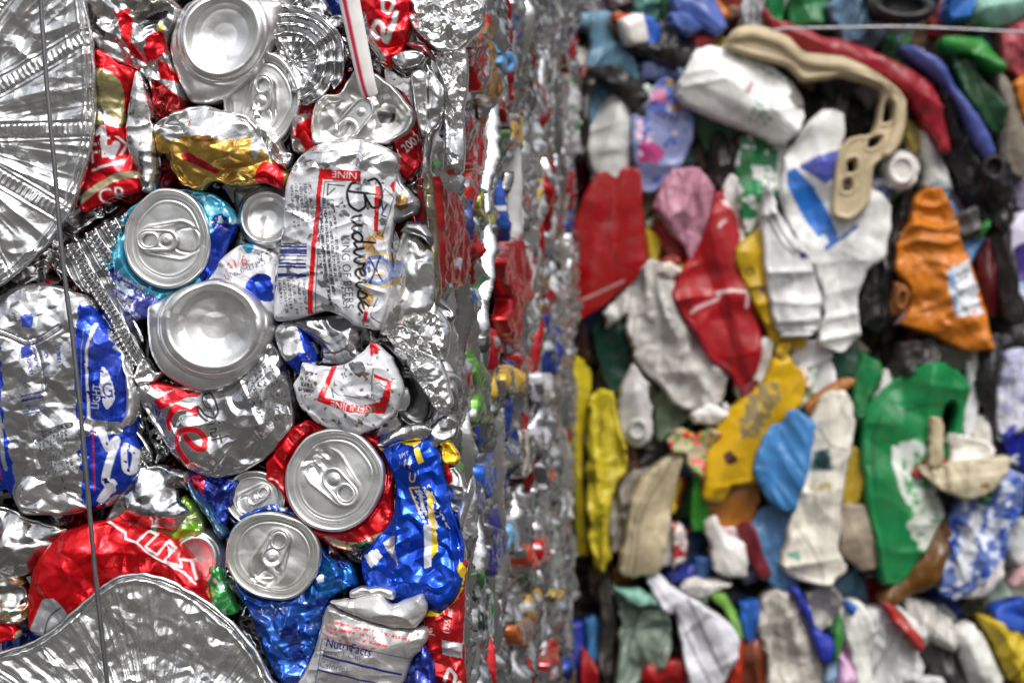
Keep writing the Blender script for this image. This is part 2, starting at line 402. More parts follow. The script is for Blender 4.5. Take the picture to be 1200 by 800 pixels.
def lid(parent, cx, cy, rx, ry, rot, z, tab=0, mouth='closed', tilt=(0,0), dent=1.1, name='lid', col=ALUL, wob=.045, tabcol=None, deep=1.0, cut=None):
    """Top end of a can: seamed rim, groove, panel, tear opening, and a pull tab as its own piece."""
    seed = nseed(); R = (rx+ry)/2; a = math.radians(rot); ta = math.radians(-tab)
    loop = ellipse(cx, cy, rx, ry, a, 90, wob, seed)
    def qa(p):
        dx = p[:,0]-cx; dy = p[:,1]-cy; u = (dx*math.cos(a)+dy*math.sin(a))/rx; v = (-dx*math.sin(a)+dy*math.cos(a))/ry
        th = np.arctan2(v, u); w = 1+wob*vnoise(np.cos(th)*1.6+9, np.sin(th)*1.6+seed*3.3, seed)
        return np.hypot(u, v)/w
    def tl(p):                                            # tab frame in units of R
        dx = (p[:,0]-cx)/R; dy = (p[:,1]-cy)/R
        return dx*math.cos(ta)+dy*math.sin(ta), -dx*math.sin(ta)+dy*math.cos(ta)
    def cap(u, v, u0, u1, r0, r1):                        # distance to a tapered capsule edge
        t = np.clip((u-u0)/(u1-u0), 0, 1); return np.hypot(u-u0-t*(u1-u0), v)-(r0+(r1-r0)*t)
    def low(p): return dent*vnoise(p[:,0]/24, p[:,1]/24, seed+3)+.4*dent*cnoise(p[:,0]/13, p[:,1]/13, seed+4)+tilt[0]*(p[:,0]-cx)/R+(tilt[1]+1.3)*(p[:,1]-cy)/R+1.6*np.abs((p[:,0]-cx)*math.cos(seed)+(p[:,1]-cy)*math.sin(seed)-.35*R)/R
    def hf(p, d):
        q = qa(p)
        h = np.interp(q, [0,.70,.735,.775,.80,.845,.875,.905,.93,.955,.98,1.02], np.array([0,0,.25,.15,-1.9,-2.4,-1.6,1.2,2.3,2.5,2.0,.4])*deep)
        u, v = tl(p); s = cap(u, v, -.30, .26, .30, .40)
        h += .55*np.exp(-(s/.035)**2)-.35*(1/(1+np.exp(s/.02)))
        mo = cap(u, v, .36, .46, .25, .27)
        if mouth == 'open': h -= 6.5/(1+np.exp(np.clip(mo/.03, -30, 30)))
        elif mouth == 'bent': h += -3.0/(1+np.exp(np.clip(mo/.05, -30, 30)))+2.2*cnoise(u*5, v*5, seed+8)/(1+np.exp(np.clip(mo/.05, -30, 30)))
        else: h -= .5*np.exp(-(mo/.022)**2)
        return h+low(p)*(np.clip(1.1-q, .3, 1))
    def cf(p, d):
        c = np.tile(col, (len(p),1)); u, v = tl(p)
        if mouth == 'open': k = (cap(u, v, .36, .46, .25, .27) < -.02)[:,None]; c = np.where(k, ALUD*np.array([.3,.3,.3,1]), c)
        return c
    ob = sheet(name, FRONT, [loop] if cut is None else [cut(loop)], z, 1.0, hf, cf, MLID, parent, 4, seed)
    def back(u, v):
        u = np.asarray(u); v = np.asarray(v)
        return np.stack([cx+R*(u*math.cos(ta)-v*math.sin(ta)), cy+R*(u*math.sin(ta)+v*math.cos(ta))], 1)
    st = stadium(-.19, 0, .42, .235, 0, 14, .98); ho = stadium(-.36, 0, .04, .125, 0, 12)
    lt = back(st[:,0], st[:,1]); lh = back(ho[:,0], ho[:,1])
    def th(p, d):
        u, v = tl(p); e = np.clip(d/(.06*R), 0, 1)
        h = 1.9+.75*np.sqrt(np.clip(1-(2*e-1)**2, 0, 1))*(d < .06*R)+.25*(d >= .06*R)
        r = np.hypot(u+.0, v); h += .8*np.exp(-(np.maximum(r-.06,0)/.03)**2)-.55*np.exp(-((r-.14)/.025)**2)
        return h+low(p)+.5*(-u)
    tob = sheet('pull_tab', FRONT, [lt, lh], z, .8, th, lambda p, d: np.tile(ALUL if tabcol is None else tabcol, (len(p),1)), MLID, ob, 1.2, seed)
    return ob
def bottom(parent, cx, cy, rx, ry, rot, z, inner=.66, off=(0,0), dent=1.2, tilt=(0,0), name='can_base', col=ALUL, cut=None, wob=.03, depth=1.0, loop=None, step=1.0):
    """Bottom of a can: rounded shoulder, standing ring and the domed hollow inside it."""
    seed = nseed(); a = math.radians(rot); lp = ellipse(cx, cy, rx, ry, a, 90, wob, seed) if loop is None else smooth(pts(loop))
    R = (rx+ry)/2
    def hf(p, d):
        def q_(ox, oy, sx, sy):
            dx = p[:,0]-cx-ox; dy = p[:,1]-cy-oy
            return np.hypot((dx*math.cos(a)+dy*math.sin(a))/sx, (-dx*math.sin(a)+dy*math.cos(a))/sy)
        qi = q_(off[0], off[1], rx*inner, ry*inner)
        h = np.interp(qi, [0,.35,.7,.86,.93,1.0,1.06,1.12,1.2,1.35], np.array([-6.5,-6.2,-4.6,-2.9,-1.2,1.1,1.5,1.0,-.6,-2.2])*depth)
        t = np.clip(d/(9*FRONT.k), 0, 1); h += 6*np.sqrt(np.clip(1-(1-t)**2, 0, 1))-6
        h += .7*np.exp(-((qi-1.25)/.035)**2)
        h += 1.3*dent*vnoise(p[:,0]/34, p[:,1]/34, seed+3)+.22*dent*cnoise(p[:,0]/20, p[:,1]/20, seed+4)
        return h+tilt[0]*(p[:,0]-cx)/R+tilt[1]*(p[:,1]-cy)/R
    return sheet(name, FRONT, [lp if cut is None else cut(lp)], z+4, step, hf, lambda p, d: np.tile(col, (len(p),1)), MLID, parent, 8, seed)

# ---- foil trays ------------------------------------------------------------------------------------------------
def pan_relief(cx, cy, ribs, seed, w=9):
    def f(p, d):
        dx = p[:,0]-cx; dy = p[:,1]-cy; r = np.hypot(dx, dy); th = np.degrees(np.arctan2(dy, dx)); h = np.zeros(len(p))
        away = np.full(len(p), 1e9)
        for a in ribs:
            t = (th-a)*np.pi/180*r+2.5*vnoise(r/40, r*0+a, seed); away = np.minimum(away, np.abs(t))
            band = np.clip((w-np.abs(t))/2.5, 0, 1); rung = .5+.5*np.sin(r*2*np.pi/6.6+.6*vnoise(r/9, t/5, seed+4))
            h += band*(.5+1.1*rung*np.clip((w-1.5-np.abs(t))/2, 0, 1))+.8*np.exp(-((np.abs(t)-w-2)/1.6)**2)
        k = np.clip((away-w)/8, 0, 1)
        h += k*(1.5*(1-2*np.abs(vnoise(th/9, r/160, seed+1)))+.35*(1-2*np.abs(vnoise(th/2.6+3, r/70, seed+2))))
        h += k*.7*cnoise(p[:,0]/22, p[:,1]/22, seed+3)
        return h+1.6*np.exp(-((d-7)/2.2)**2)-.8*np.exp(-((d-2.5)/1.5)**2)
    return f
def rim(parent, o, z, r, seed, face=FRONT, name='rolled_rim', lift=2):
    P = smooth(pts(o), 8, False); P = P + np.stack([vnoise(P[:,0]/9, P[:,1]/9, seed), vnoise(P[:,0]/9, P[:,1]/9, seed+1)], 1)*1.0
    V = face.point(P, z+lift); t = np.arange(len(P)); rr = r*.001*(1+.25*vnoise(t/2.1, t*0., seed+2))
    return tube(name, V, rr, MFOIL, parent, 8, None, np.tile(ALU, (8,1)))
o = '-60,-44 20,-44 97,-36 99,0 106,42 109,75 109,120 108,155 104,180 93,216 82,246 55,287 27,312 0,334 -60,356 -120,352 -200,320 -262,258 -288,170 -280,80 -236,10 -150,-34'
t = thing('foil_tray', 'large round aluminium tray with radiating ladder ribs in the upper left corner', 'foil tray', o, 14)
piece('tray_base', o, 14, ALUL, parent=t, mat=MFOIL, dome=0, edge=1.5, cr=((.8,9),), sm=((2,30),), T=6, wob=.3, step=1.0, extra=pan_relief(-90,154,(-58,-29,0,30.5,60,90,120,150,179,-150,-120,-90),5))
rim(t, '97,-40 97,0 106,42 109,75 109,120 108,155 104,180 93,216 82,246 55,287 27,312 0,334 -60,362', 14, .9, 3)
o = 'H:-60,700 20,668 120,640 200,600 262,552 335,488 420,408 505,355 605,338 720,370 850,440 985,545 1080,660 1150,790 1230,920 -60,920'
t = thing('foil_tray', 'crumpled aluminium pie tray with crimped fluted side at the bottom left corner', 'foil tray', o, 18)
def flutes(p, d):
    dx = p[:,0]-185; dy = p[:,1]-905; th = np.degrees(np.arctan2(dx, -dy)); r = np.hypot(dx, dy)
    a = np.clip((d-4)/5, 0, 1)*(.45+.55*vnoise(p[:,0]/45, p[:,1]/45, 77)**2)
    return a*(1.8*(1-2*np.abs(vnoise(th/3.4, r/130, 71)))+1.0*(1-2*np.abs(vnoise(th/1.6, r/70, 72))))+2.0*np.exp(-((d-5)/3.)**2)-8*np.clip((d-8)/150, 0, 1)
piece('tray_side', o, 18, ALUL, parent=t, mat=MFOIL, dome=0, edge=2, cr=((1.6,12),(.7,5)), sm=((3,26),), fold=None, wob=.8, step=1.0, extra=flutes)
rim(t, 'H:-60,700 20,668 120,640 200,600 262,552 335,488 420,408 505,355 605,338 720,370 850,440 985,545 1080,660 1150,790 1230,920', 18, 1.5, 8, lift=3)
# fluted tray standing on edge between the blue can and the lid
o = 'F:62,300 92,282 105,272 146,250 152,262 136,285 133,320 142,350 168,395 172,440 168,500 182,530 160,560 150,480 130,400 108,350 92,335'
t = thing('foil_tray', 'narrow ridged aluminium tray folded between the blue and silver can and the cyan can', 'foil tray', o, 4)
def ridges(p, d):
    q = p[:,0]*.86-p[:,1]*.5; l = p[:,0]*.5+p[:,1]*.86
    return 2.4*np.sin(q*2*np.pi/13+.9*vnoise(p[:,0]/25, p[:,1]/25, 61))+.9*np.sin(l*2*np.pi/6.2)*(np.sin(q*2*np.pi/26) > .35)
piece('tray_side', o, 3, ALU, parent=t, mat=MFOIL, dome=1, cr=((1.2,9),), sm=((2,18),), extra=ridges, step=1.0)
# ringed foil cup
o = 'B:505,40 600,25 700,55 780,125 828,240 805,350 745,405 690,445 630,450 600,400 560,300 520,200'
t = thing('foil_cup', 'small aluminium baking cup flattened into ribbed rings beside the straw', 'foil cup', o, 3)
def rings(p, d):
    dx = p[:,0]-341; dy = p[:,1]-73; r = np.hypot(dx, dy)+2.5*vnoise(np.arctan2(dy,dx)*2.2, r0:=dx*0+1.7, 33); th = np.arctan2(dy, dx)
    seg = np.sin(th*17+1.2*vnoise(r/9, th, 35))
    return np.where(r > 31, 2.1*np.sin((r-31)*2*np.pi/10.5)+.55*seg*(np.sin((r-31)*2*np.pi/10.5) > -.2), 1.3*(1-2*np.abs(vnoise(th*4.5, r/60, 36)))-1)
piece('cup_base', o, 3, ALU, parent=t, mat=MFOIL, dome=0, cr=((.7,6),), sm=((1.5,20),), extra=rings, step=.9)

# ---- cans ------------------------------------------------------------------------------------------------------
def can(label, o, z, group='crushed cans on the front of the bale'): return thing('crushed_can', label, 'can', o, z, FRONT, group)
# big silver can base at the top
o = 'B:148,-10 515,-10 526,60 500,160 470,232 400,330 300,408 230,437 150,430 90,335 55,200 72,110'
t = can('silver can showing its big shiny domed base beside the ringed foil cup', o, 10)
bottom(t, 258, 50, 62, 68, 15, 10, .67, (2,-10), 1.6, (-1,1), loop=o)
# lid below it
o = 'B:478,238 520,250 565,275 620,372 612,450 590,530 520,640 470,610 400,520 350,430 360,350'
t = can('silver can end with vertical tab tucked under the big domed base', o, 2)
piece('body', 'B:470,230 565,262 632,372 622,460 598,545 530,655 440,640 380,560 340,430 360,330', -2, ALU, parent=t, under=((307,119,44,57),))
lid(t, 307, 119, 44, 57, 12, 3, 262, 'closed', (1.5,-1), .8, cut=None)
# gold can
o = 'B:0,540 60,492 150,456 230,452 300,470 400,500 470,580 512,690 570,740 548,805 470,780 330,795 260,770 200,810 120,785 75,720 60,665 15,650'
t = can('gold and silver crushed can with a red streak under the big domed base', o, 11)
pp = Pt().poly(GOLD, 'B:-5,570 70,600 160,590 240,600 330,600 420,590 470,640 520,690 580,740 540,830 -20,830', wob=2).poly(C(165,15,35,.55), 'B:125,665 170,658 230,690 280,725 270,745 210,715 150,690').poly(RED, 'B:450,720 500,690 560,740 545,810 450,800', wob=2).poly(ALUL, 'B:410,520 440,540 470,600 440,690 425,640').poly(C(120,80,30,.6), 'B:180,600 200,585 270,590 275,615 210,615')
piece('body', o, 9, ALUL*[1,1,1,1], pp, t, dome=5, cr=((3.2,15),(1.6,7)), sm=((2.5,12),))
# crinkled silver and red can upper left
o = 'A:398,-20 760,-20 850,40 830,120 790,200 800,260 850,380 880,470 850,540 760,560 720,520 700,400 640,330 560,300 480,260 430,190 405,90'
t = can('crumpled silver can with torn red patches between the ribbed tray and the domed base', o, 2)
pp = Pt().poly(RED, 'A:520,30 560,60 610,40 625,130 640,220 690,300 740,290 700,310 620,260 580,170 560,90', wob=2).poly(RED, 'A:710,170 775,170 780,260 700,300 690,270', wob=2).poly(RED, 'A:750,290 800,310 850,385 760,370').poly(DRED, 'A:715,380 760,390 890,490 870,560 750,570 715,480').poly(C(120,118,112,.7), 'A:600,-20 850,-20 850,20 720,70 660,100 600,40').poly(C(40,38,34,.3), 'A:690,90 800,55 790,95 720,105').poly(YEL, 'A:745,135 780,125 770,160')
piece('body', o, 2, ALU, pp, t, dome=3, cr=((3.5,11),(2,5)), sm=((2.5,12),))
# red and gold piece with white outlined letters
o = 'A:440,240 500,250 550,290 620,320 640,360 600,470 580,600 640,720 665,830 660,905 560,925 480,960 375,985 400,800 425,640 438,480'
t = can('red can with white outlined letters and a pale gold shoulder beside the ribbed tray', o, 4)
pp = Pt().poly(C(175,165,120,.7), 'A:440,345 520,340 580,400 580,590 500,580 430,600').poly(ALUL, 'A:438,460 500,520 570,600 500,580').line(WHT, 'A:440,635 495,605 500,690 530,730 555,680', 8, False).text(WHT, 'F', 'A:425,770', 34, 8).text(WHT, 'E', 'A:480,745', 34, 8).text(WHT, 'X', 'A:560,730', 32, 8).line(WHT, 'A:440,800 580,760', 3, False).line(CREAM, 'A:380,940 470,880 560,830 640,820', 8).text(WHT, 'CR', 'A:470,960', 26, 6).line(C(20,16,16), 'A:445,620 470,700 460,790', 2)
piece('body', o, 3, RED, pp, t, dome=2, cr=((1.8,13),(.8,6)))
# vertical silver strip
o = 'A:635,330 670,380 705,490 725,640 740,760 735,850 700,900 660,890 640,790 600,700 590,600 605,470'
tag(piece('can_strip', o, 8, ALUL, Pt().blotch(ALUD, 7, .45), None, dome=3, cr=((1.6,16),)), 'curved bare silver strip of can standing between the red lettered can and the gold can', 'can scrap')
# cyan blue can with lid
o = 'C:775,150 900,168 985,235 1005,305 965,400 905,515 830,600 720,640 640,700 575,700 490,605 478,480 490,390 540,250 650,170'
t = can('light blue and dark blue can with round silver lid and tab facing out', o, 4)
pp = Pt().poly(BLUE, 'C:880,370 1010,300 1010,420 900,560 850,560').poly(C(30,40,110,.6), 'C:905,280 960,260 990,330 930,340', wob=2).poly(C(80,90,180,.4), 'C:470,480 530,520 600,580 700,630 640,720 560,720 470,620').blotch(C(200,225,235,.7), 5, .5, 'C:775,150 985,235 1005,305 900,330').rows(WHT, 'C:490,490', 60, 34, -28, 5, .7, 3).rows(WHT, 'C:500,580', 48, 26, -35, 4, .7, 3, 4).poly(C(190,215,235,.3), 'C:495,540 560,580 570,610 500,570')
piece('body', o, 2, CYAN, pp, t, dome=5, cr=((3.0,14),(1.5,6)), under=((196.5,281.5,51,59),))
lid(t, 196.5, 281.5, 51, 59, -4, 9, 0, 'closed', (-.5,.5), .4)
# small round can of bare metal
o = 'F:268,222 300,215 335,222 345,240 340,300 326,302 296,290 278,270'
t = can('dented bare silver can base sunk between the gold can and the white beer can', o, 2)
bottom(t, 312, 255, 46, 46, 0, -2, .62, (0,0), 2.2, (2,0), loop=o)
# white limited label
o = 'F:240,325 262,300 290,285 325,300 330,330 326,372 300,360 270,350'
t = can('white and blue can with red and navy print, squeezed under the dented silver base', o, 0)
pp = Pt().poly(BLUE, 'D:20,380 60,350 110,400 80,440 10,470', wob=2).text(C(190,20,30,.2), 'ALL-', 'D:88,545', 16, 22, 1, .1).text(C(190,20,30,.2), 'S', 'D:150,515', 15, 30).text(NAVY, 'UNLIMITED', 'D:85,572', 10, 22).poly(BLUE, 'D:160,590 200,550 250,560 260,650 180,640', wob=1.5).poly(CYAN, 'D:110,390 150,400 190,450 160,470').rows(INK, 'D:190,470', 26, 14, 20, 4)
piece('body', o, 0, WHT, pp, t, dome=2, cr=((2.2,11),(1,5)))
# white beer can, the flattened one
o = 'Z:75,135 115,75 180,35 260,15 350,10 440,35 500,70 515,110 500,150 500,260 495,330 470,460 485,560 470,660 440,770 420,790 330,770 300,745 220,710 130,735 60,750 5,740 10,560 30,450 45,300 50,210'
t = can('flattened white beer can with red frame, black script and barcode', o, 15)
pp = Pt().blotch(ALU, 9, .55).poly(ALUL, 'Z:75,135 115,75 180,35 260,15 350,10 440,35 500,70 515,110 470,170 380,150 330,120 200,130 90,150', wob=3)
pp.poly(C(205,20,30,.2), 'Z:200,138 365,145 365,190 200,178', False).poly(C(205,20,30,.2), 'Z:200,138 218,138 195,370 165,725 145,725 175,370', False)
pp.text(WHT, 'NINE', 'Z:352,152', 11, 176, 1.15)
pp.line(INK, 'Z:365,180 222,190 205,370 175,725', 1.0, False).line(INK, 'Z:235,200 300,205', 1.5, False).line(INK, 'Z:235,198 232,245 262,215', 1.5, False)
pp.text(INK, 'KING OF BEERS.', 'Z:288,405', 13.5, -87, .92)
def script(pp, col, X, Y, rot, s, w, strokes):
    a = math.radians(rot)
    for st in strokes:
        P = np.array(st, float)*s; pp.line(col, np.stack([X+P[:,0]*math.cos(a)-P[:,1]*math.sin(a), Y-(P[:,0]*math.sin(a)+P[:,1]*math.cos(a))], 1), w)
def cursive(word):
    x = 0; out = []
    G = {'u': ([(0,10),(1,2),(4,0),(8,4),(10,10)], [(10,10),(10,2),(13,0),(16,5)], 15), 'd': ([(9,8),(5,10),(0,6),(1,1),(5,0),(9,5)], [(11,22),(9,6),(10,1),(14,3)], 14),
         'w': ([(0,10),(1,2),(4,0),(7,5),(8,10)], [(8,10),(9,2),(12,0),(15,5),(15,10),(18,8)], 18), 'e': ([(0,4),(6,6),(7,9),(4,10),(0,6),(1,1),(5,0),(10,4)], 10),
         'i': ([(0,8),(2,10),(2,2),(5,0),(8,4)], [(2.5,14),(3.2,14.6)], 8), 's': ([(0,2),(5,10),(8,5),(6,0),(1,1)], [(6,0),(11,4)], 10), 'r': ([(0,8),(3,10),(3,0)], [(3,6),(7,10),(10,8)], 10),
         't': ([(3,20),(1,4),(4,0),(8,4)], [(-2,12),(8,13)], 8)}
    for ch in word:
        g = G[ch]; out += [[(a+x, b) for a, b in st] for st in g[:-1]]; x += g[-1]+1.5
    return out
cap_b = [[(4,-2),(7,14),(10,30)], [(-6,22),(-8,30),(0,35),(14,36),(24,32),(24,24),(9,17)], [(9,17),(22,17),(27,8),(20,-1),(6,-3),(-4,2),(-5,7)]]
pp.rows(C(60,60,70,.1), 'Z:262,260', 128, 26, -84, 5, .74, 1.6, 3).rows(C(60,60,70,.1), 'Z:232,300', 118, 12, -84, 2, .78, 1.8, 5)
pp.rows(C(90,90,100,.1), 'Z:170,190', 62, 28, -86, 5, .78, 1.4, 7).rows(C(90,90,100,.1), 'Z:145,580', 44, 34, -86, 6, .78, 1.4, 8)
pp.bars(NAVY, 'Z:150,440', 39, 34, -92, 3, 1.25)
pp.ring(C(205,180,130,.2), 444, 317, 18, 22).ring(C(120,135,180,.2), 444, 317, 13, 18).ring(C(190,195,212,.2), 444, 317, 9, 13).ring(C(205,165,90,.3), 444, 317, 3, 7, 20, 190).line(NAVY, 'Z:400,500 420,545 405,590', 2.2).line(NAVY, 'Z:440,490 425,540 450,590', 2)
for bx, by in ((438,281),(431,287),(437,291),(429,343),(434,348),(430,353),(446,276)): pp.poly(C(205,165,110,.2), [(bx-6,by-1),(bx-2,by-6),(bx+5,by-3),(bx+5,by+4),(bx-2,by+5)], True, 2.5).line(C(110,85,60,.2), [(bx-4,by+2),(bx,by-3),(bx+4,by+2)], 1)
pp.rows(C(70,80,130,.2), 'Z:405,480', 38, 10, -88, 2, .7, 2.4, 4)
pp.poly(C(205,20,30,.2), 'Z:425,205 450,205 430,390 418,390', False).poly(C(205,20,30,.2), 'Z:478,200 500,175 495,235', False).line(INK, 'Z:440,270 430,400 448,410 470,340 495,250 460,215 440,270', 1.0, False).line(NAVY, 'Z:450,270 455,300 470,280 450,320 465,330', 2.0)
pp.poly(C(205,20,30,.2), 'Z:385,700 405,680 385,760 370,750', False).line(INK, 'Z:430,660 405,730 440,760', 1.2)
script(pp, INK, 412, 221, -86, 1.02, 3.2, cap_b); script(pp, INK, 412, 221, -86, 1.0, 3.0, [[(a*1.2+33, b*1.12) for a, b in st] for st in cursive('udweise')])
piece('body', o, 13, C(206,207,212,.15), pp, t, dome=5, dmax=30, cr=((1.5,18),(.7,7)), sm=((1.2,16),), step=.8, T=9, wob=.4, extra=lambda p, d: 2.2*np.exp(-((p[:,1]-192+.1*(p[:,0]-400))/7)**2)*cnoise(p[:,0]/14, p[:,1]/14, 9)-1.2*np.exp(-((p[:,0]-421)/4)**2))
piece('folded_end', 'D:715,150 740,210 800,270 795,320 740,345 700,350 690,250', 10, C(150,150,155,.6), Pt().poly(C(120,85,40,.5), 'D:718,265 740,248 768,262 765,300 740,312 718,300', False).text(C(40,28,15,.3), 'BK', 'D:722,294', 10, 8), t, dome=2)
# lidded can with the straw
o = 'B:675,540 690,440 740,405 800,395 858,300 950,318 1050,398 1108,480 1092,560 1000,612 850,620 690,615'
t = can('can with open silver end and tab where the striped straw sits', o, 6)
pp = Pt().text(WHT, 'IY 2002', 'B:1040,690', 14, 42, .9).text(WHT, 'NOITC', 'B:655,560', 8, 80, .9)
piece('body', 'B:640,420 760,380 860,320 1050,380 1110,470 1135,560 1140,700 1080,770 1030,720 1000,600 800,620 660,650 600,620 585,540', 0, DRED, pp, t, dome=3, cr=((1.6,14),(1,6)), under=((428,130,50,44),))
def crimped(loop): return smooth(pts(o), 6)
seedm = 4711
def open_end(p, d):
    h = 3.2*np.exp(-((d-2.5)/2.6)**2)-2.2*np.clip((d-5)/5, 0, 1); u = p[:,0]-419; v = p[:,1]-135
    return h+.9*cnoise(p[:,0]/14, p[:,1]/14, 4)-5.0*np.exp(-(((p[:,0]-450)/18)**2+((p[:,1]-140)/13)**2)**2)-3*np.exp(-(((p[:,0]-420)/18)**2+((p[:,1]-98)/12)**2)**2)
lo = piece('lid', o, 7, ALUL*[1,1,.97,1], Pt().poly(C(225,225,225,.1), 'B:925,575 1010,510 1060,550 985,605').poly(ALUD*[.5,.5,.5,1], 'B:950,470 1020,480 1015,515 960,520'), t, mat=MLID, dome=0, edge=1, cr=((.5,10),), sm=((.8,16),), T=5, step=1.0, extra=open_end)
tb = stadium(418, 138, 26, 13, math.radians(130), 14, 1.05); hb = stadium(408, 152, 4, 7.5, math.radians(130), 10)
sheet('pull_tab', FRONT, [tb, hb], 8, .8, lambda p, d: 2.0+.9*np.sqrt(np.clip(1-(2*np.clip(d/3.4,0,1)-1)**2,0,1))*(d < 3.4)+1.0*np.exp(-(np.hypot(p[:,0]-424, p[:,1]-132)/3.6)**4), lambda p, d: np.tile(ALUL, (len(p),1)), MLID, lo, 1.3, 5)
# red can with white script, top right
o = 'B:885,-20 1082,-20 1092,60 1088,140 1045,250 1000,290 960,262 915,200 885,100'
t = can('red can with white looping script at the top edge right of the straw', o, 8)
pp = Pt().line(C(225,225,225,.5), 'B:985,10 1010,0 1030,20 1010,60 985,50 985,15', 4).line(C(225,225,225,.5), 'B:960,170 940,130 960,100 985,120 985,165 1000,180 1030,100 1040,60', 5.5).line(C(225,225,225,.5), 'B:920,180 950,215 990,240', 3).line(ALU, 'B:900,60 925,150 990,260', 3).poly(ALU, 'B:885,60 905,90 930,190 985,262 970,290 910,220')
piece('body', o, 7, RED, pp, t, dome=4, cr=((2.4,12),(1.2,6)))
# blue and silver can at the left
o = 'F:-34,362 -14,348 0,345 20,335 55,332 85,340 108,350 118,372 140,400 156,430 162,470 160,505 166,535 158,565 130,592 95,602 60,604 28,602 10,575 0,576 -30,570 -52,540 -60,470 -54,400'
t = can('tall blue and silver can with barcode and bold white letters', o, 9)
pp = Pt().poly(BLUE, 'E:-100,60 20,60 35,200 40,400 75,560 40,700 -100,650', wob=3).poly(DBLUE, 'E:-20,80 15,80 20,300 0,350', wob=3).line(ALUL, 'E:10,230 30,400 40,560', 4).line(C(190,30,50,.4), 'E:-5,270 10,440 20,600', 1.5)
pp.poly(BLUE, 'E:318,-60 400,-40 440,60 500,170 545,330 545,560 500,640 350,720 345,560 335,400 318,330', wob=2).poly(ALU, 'E:300,360 420,370 490,390 480,425 360,430 300,420', wob=2).line(C(215,215,225,.3), 'E:385,0 362,120 365,360', 3.5).line(C(190,30,60,.4), 'E:383,400 388,640', 2)
pp.poly(C(215,215,225,.3), 'E:415,165 440,190 465,260 460,300 430,330 410,260').text(BLUE, 'G', 'E:420,285', 24, 8, .7).text(C(225,225,235,.3), 'LIGHT', 'E:402,330', 13, 82, .8)
pp.line(C(215,215,225,.3), 'E:412,410 440,480 470,450 430,600 450,640', 9).line(C(215,215,225,.3), 'E:505,470 540,500 530,570 505,560 500,480', 7).poly(C(215,215,225,.3), 'E:395,680 450,600 470,620 420,690')
pp.rows(NAVY, 'E:200,60', 40, 26, -76, 4, .7, 1.8, 2).poly(C(50,70,160,.4), 'E:110,90 145,80 150,120 115,130', wob=1).poly(C(50,70,160,.4), 'C:120,690 160,680 165,735 120,740', wob=1)
pp.bars(C(60,70,120,.3), 'E:190,250', 26, 26, -78, 6, 1.2).text(INK, '0 18100', 'E:112,250', 9, -78, .95)
pp.rows(INK, 'E:288,385', 78, 38, -79, 8, .84, 1.5, 9).rows(NAVY, 'E:255,70', 44, 8, -78, 1, .85, 1.8, 4).rows(NAVY, 'E:150,175', 30, 8, -10, 2, .85, 2, 6).line(INK, 'E:110,245 175,560', .8, False).blotch(DBLUE, 5, .75, 'E:318,-60 500,170 545,330 545,560 350,720').line(C(120,140,215,.5), 'E:345,20 335,340', 1.2).line(C(120,140,215,.5), 'E:352,420 362,690', 1.2)
piece('body', o, 7, ALU, pp, t, dome=9, dmax=55, cr=((1.5,19),(.9,8),(.4,4)), sm=((2.0,18),), step=1.0, fold=((.8,9,6,5),), groove=(('E:20,30 70,50 120,72 180,60 250,12', 2.6, 2.2), ('E:165,455 200,430 250,405 300,390', 2.2, 2.), ('E:150,60 185,160 200,260', 1.5, 3)))
o2 = 'E:470,130 500,180 525,240 535,310 520,380 490,410 470,395 495,320 490,220'
piece('can_rim', o2, 12, ALUL, None, t, mat=MLID, dome=2, cr=((.5,9),), sm=((.5,9),))
piece('shoulder', 'E:60,640 110,590 180,590 240,640 330,690 345,720 250,740 130,735 70,705', 14, ALUL, None, t, mat=MCAN, dome=3, cr=((2.5,12),(1.2,6)))
# silver diet cola can with the second domed base
o = 'E:535,235 590,220 700,240 900,220 1000,90 1060,60 1110,160 1150,330 1140,400 1070,500 960,570 850,600 740,570 670,500 600,390 550,310'
t = can('silver cola can with red and black lettering under its own round domed base', o, 6)
KR = C(205,12,32,.4)
pp = Pt().poly(KR, 'S:135,140 200,130 220,90 245,125 300,165 310,185 250,205 200,210 165,180').poly(KR, 'S:178,262 240,225 320,180 420,205 470,212 440,240 380,240 320,270 208,328', False).poly(KR, 'S:290,290 330,285 400,310 440,290 460,330 445,362 400,330 345,320 300,365 282,430 262,455 244,400 255,350')
pp.line(KR, 'S:385,636 342,582 322,520 338,462 400,436 465,450 502,505 495,560 450,554 406,516 388,480', 7.2)
pp.line(INK, 'S:490,215 474,250 500,300 545,312', 2.2).line(INK, 'S:484,228 520,215 560,260 580,330 555,368 500,350 448,296 455,340 505,382 545,388', 2.8).line(INK, 'S:518,410 560,402', 2.6).line(INK, 'S:585,395 597,402', 2.6).line(INK, 'S:530,440 570,432 560,455 532,462 548,486 575,478', 2.6).line(INK, 'S:545,505 650,478', 2.6).line(INK, 'S:590,470 606,520', 2.4)
pp.rows(INK, 'S:905,10', 74, 38, -66, 6, .78, 1.5, 3).rows(C(90,90,95,.6), 'S:1010,70', 62, 11, -72, 2, .8, 2, 6).rows(INK, 'S:745,80', 52, 8, -68, 1, .85, 1.6, 5).rows(INK, 'S:830,380', 30, 7, -66, 1, .85, 1.6, 8)
piece('body', o, 5, ALU, pp, t, dome=6, dmax=40, cr=((2.4,17),(1.2,8)), sm=((1.6,15),), step=1.0)
o = 'F:168,362 186,350 215,335 255,325 290,342 312,368 318,388 302,420 270,450 228,458 192,442 172,412'
bottom(t, 241, 391, 72, 67, 0, 13, .70, (8,-10), 1.5, (-.5,.5), loop=o)
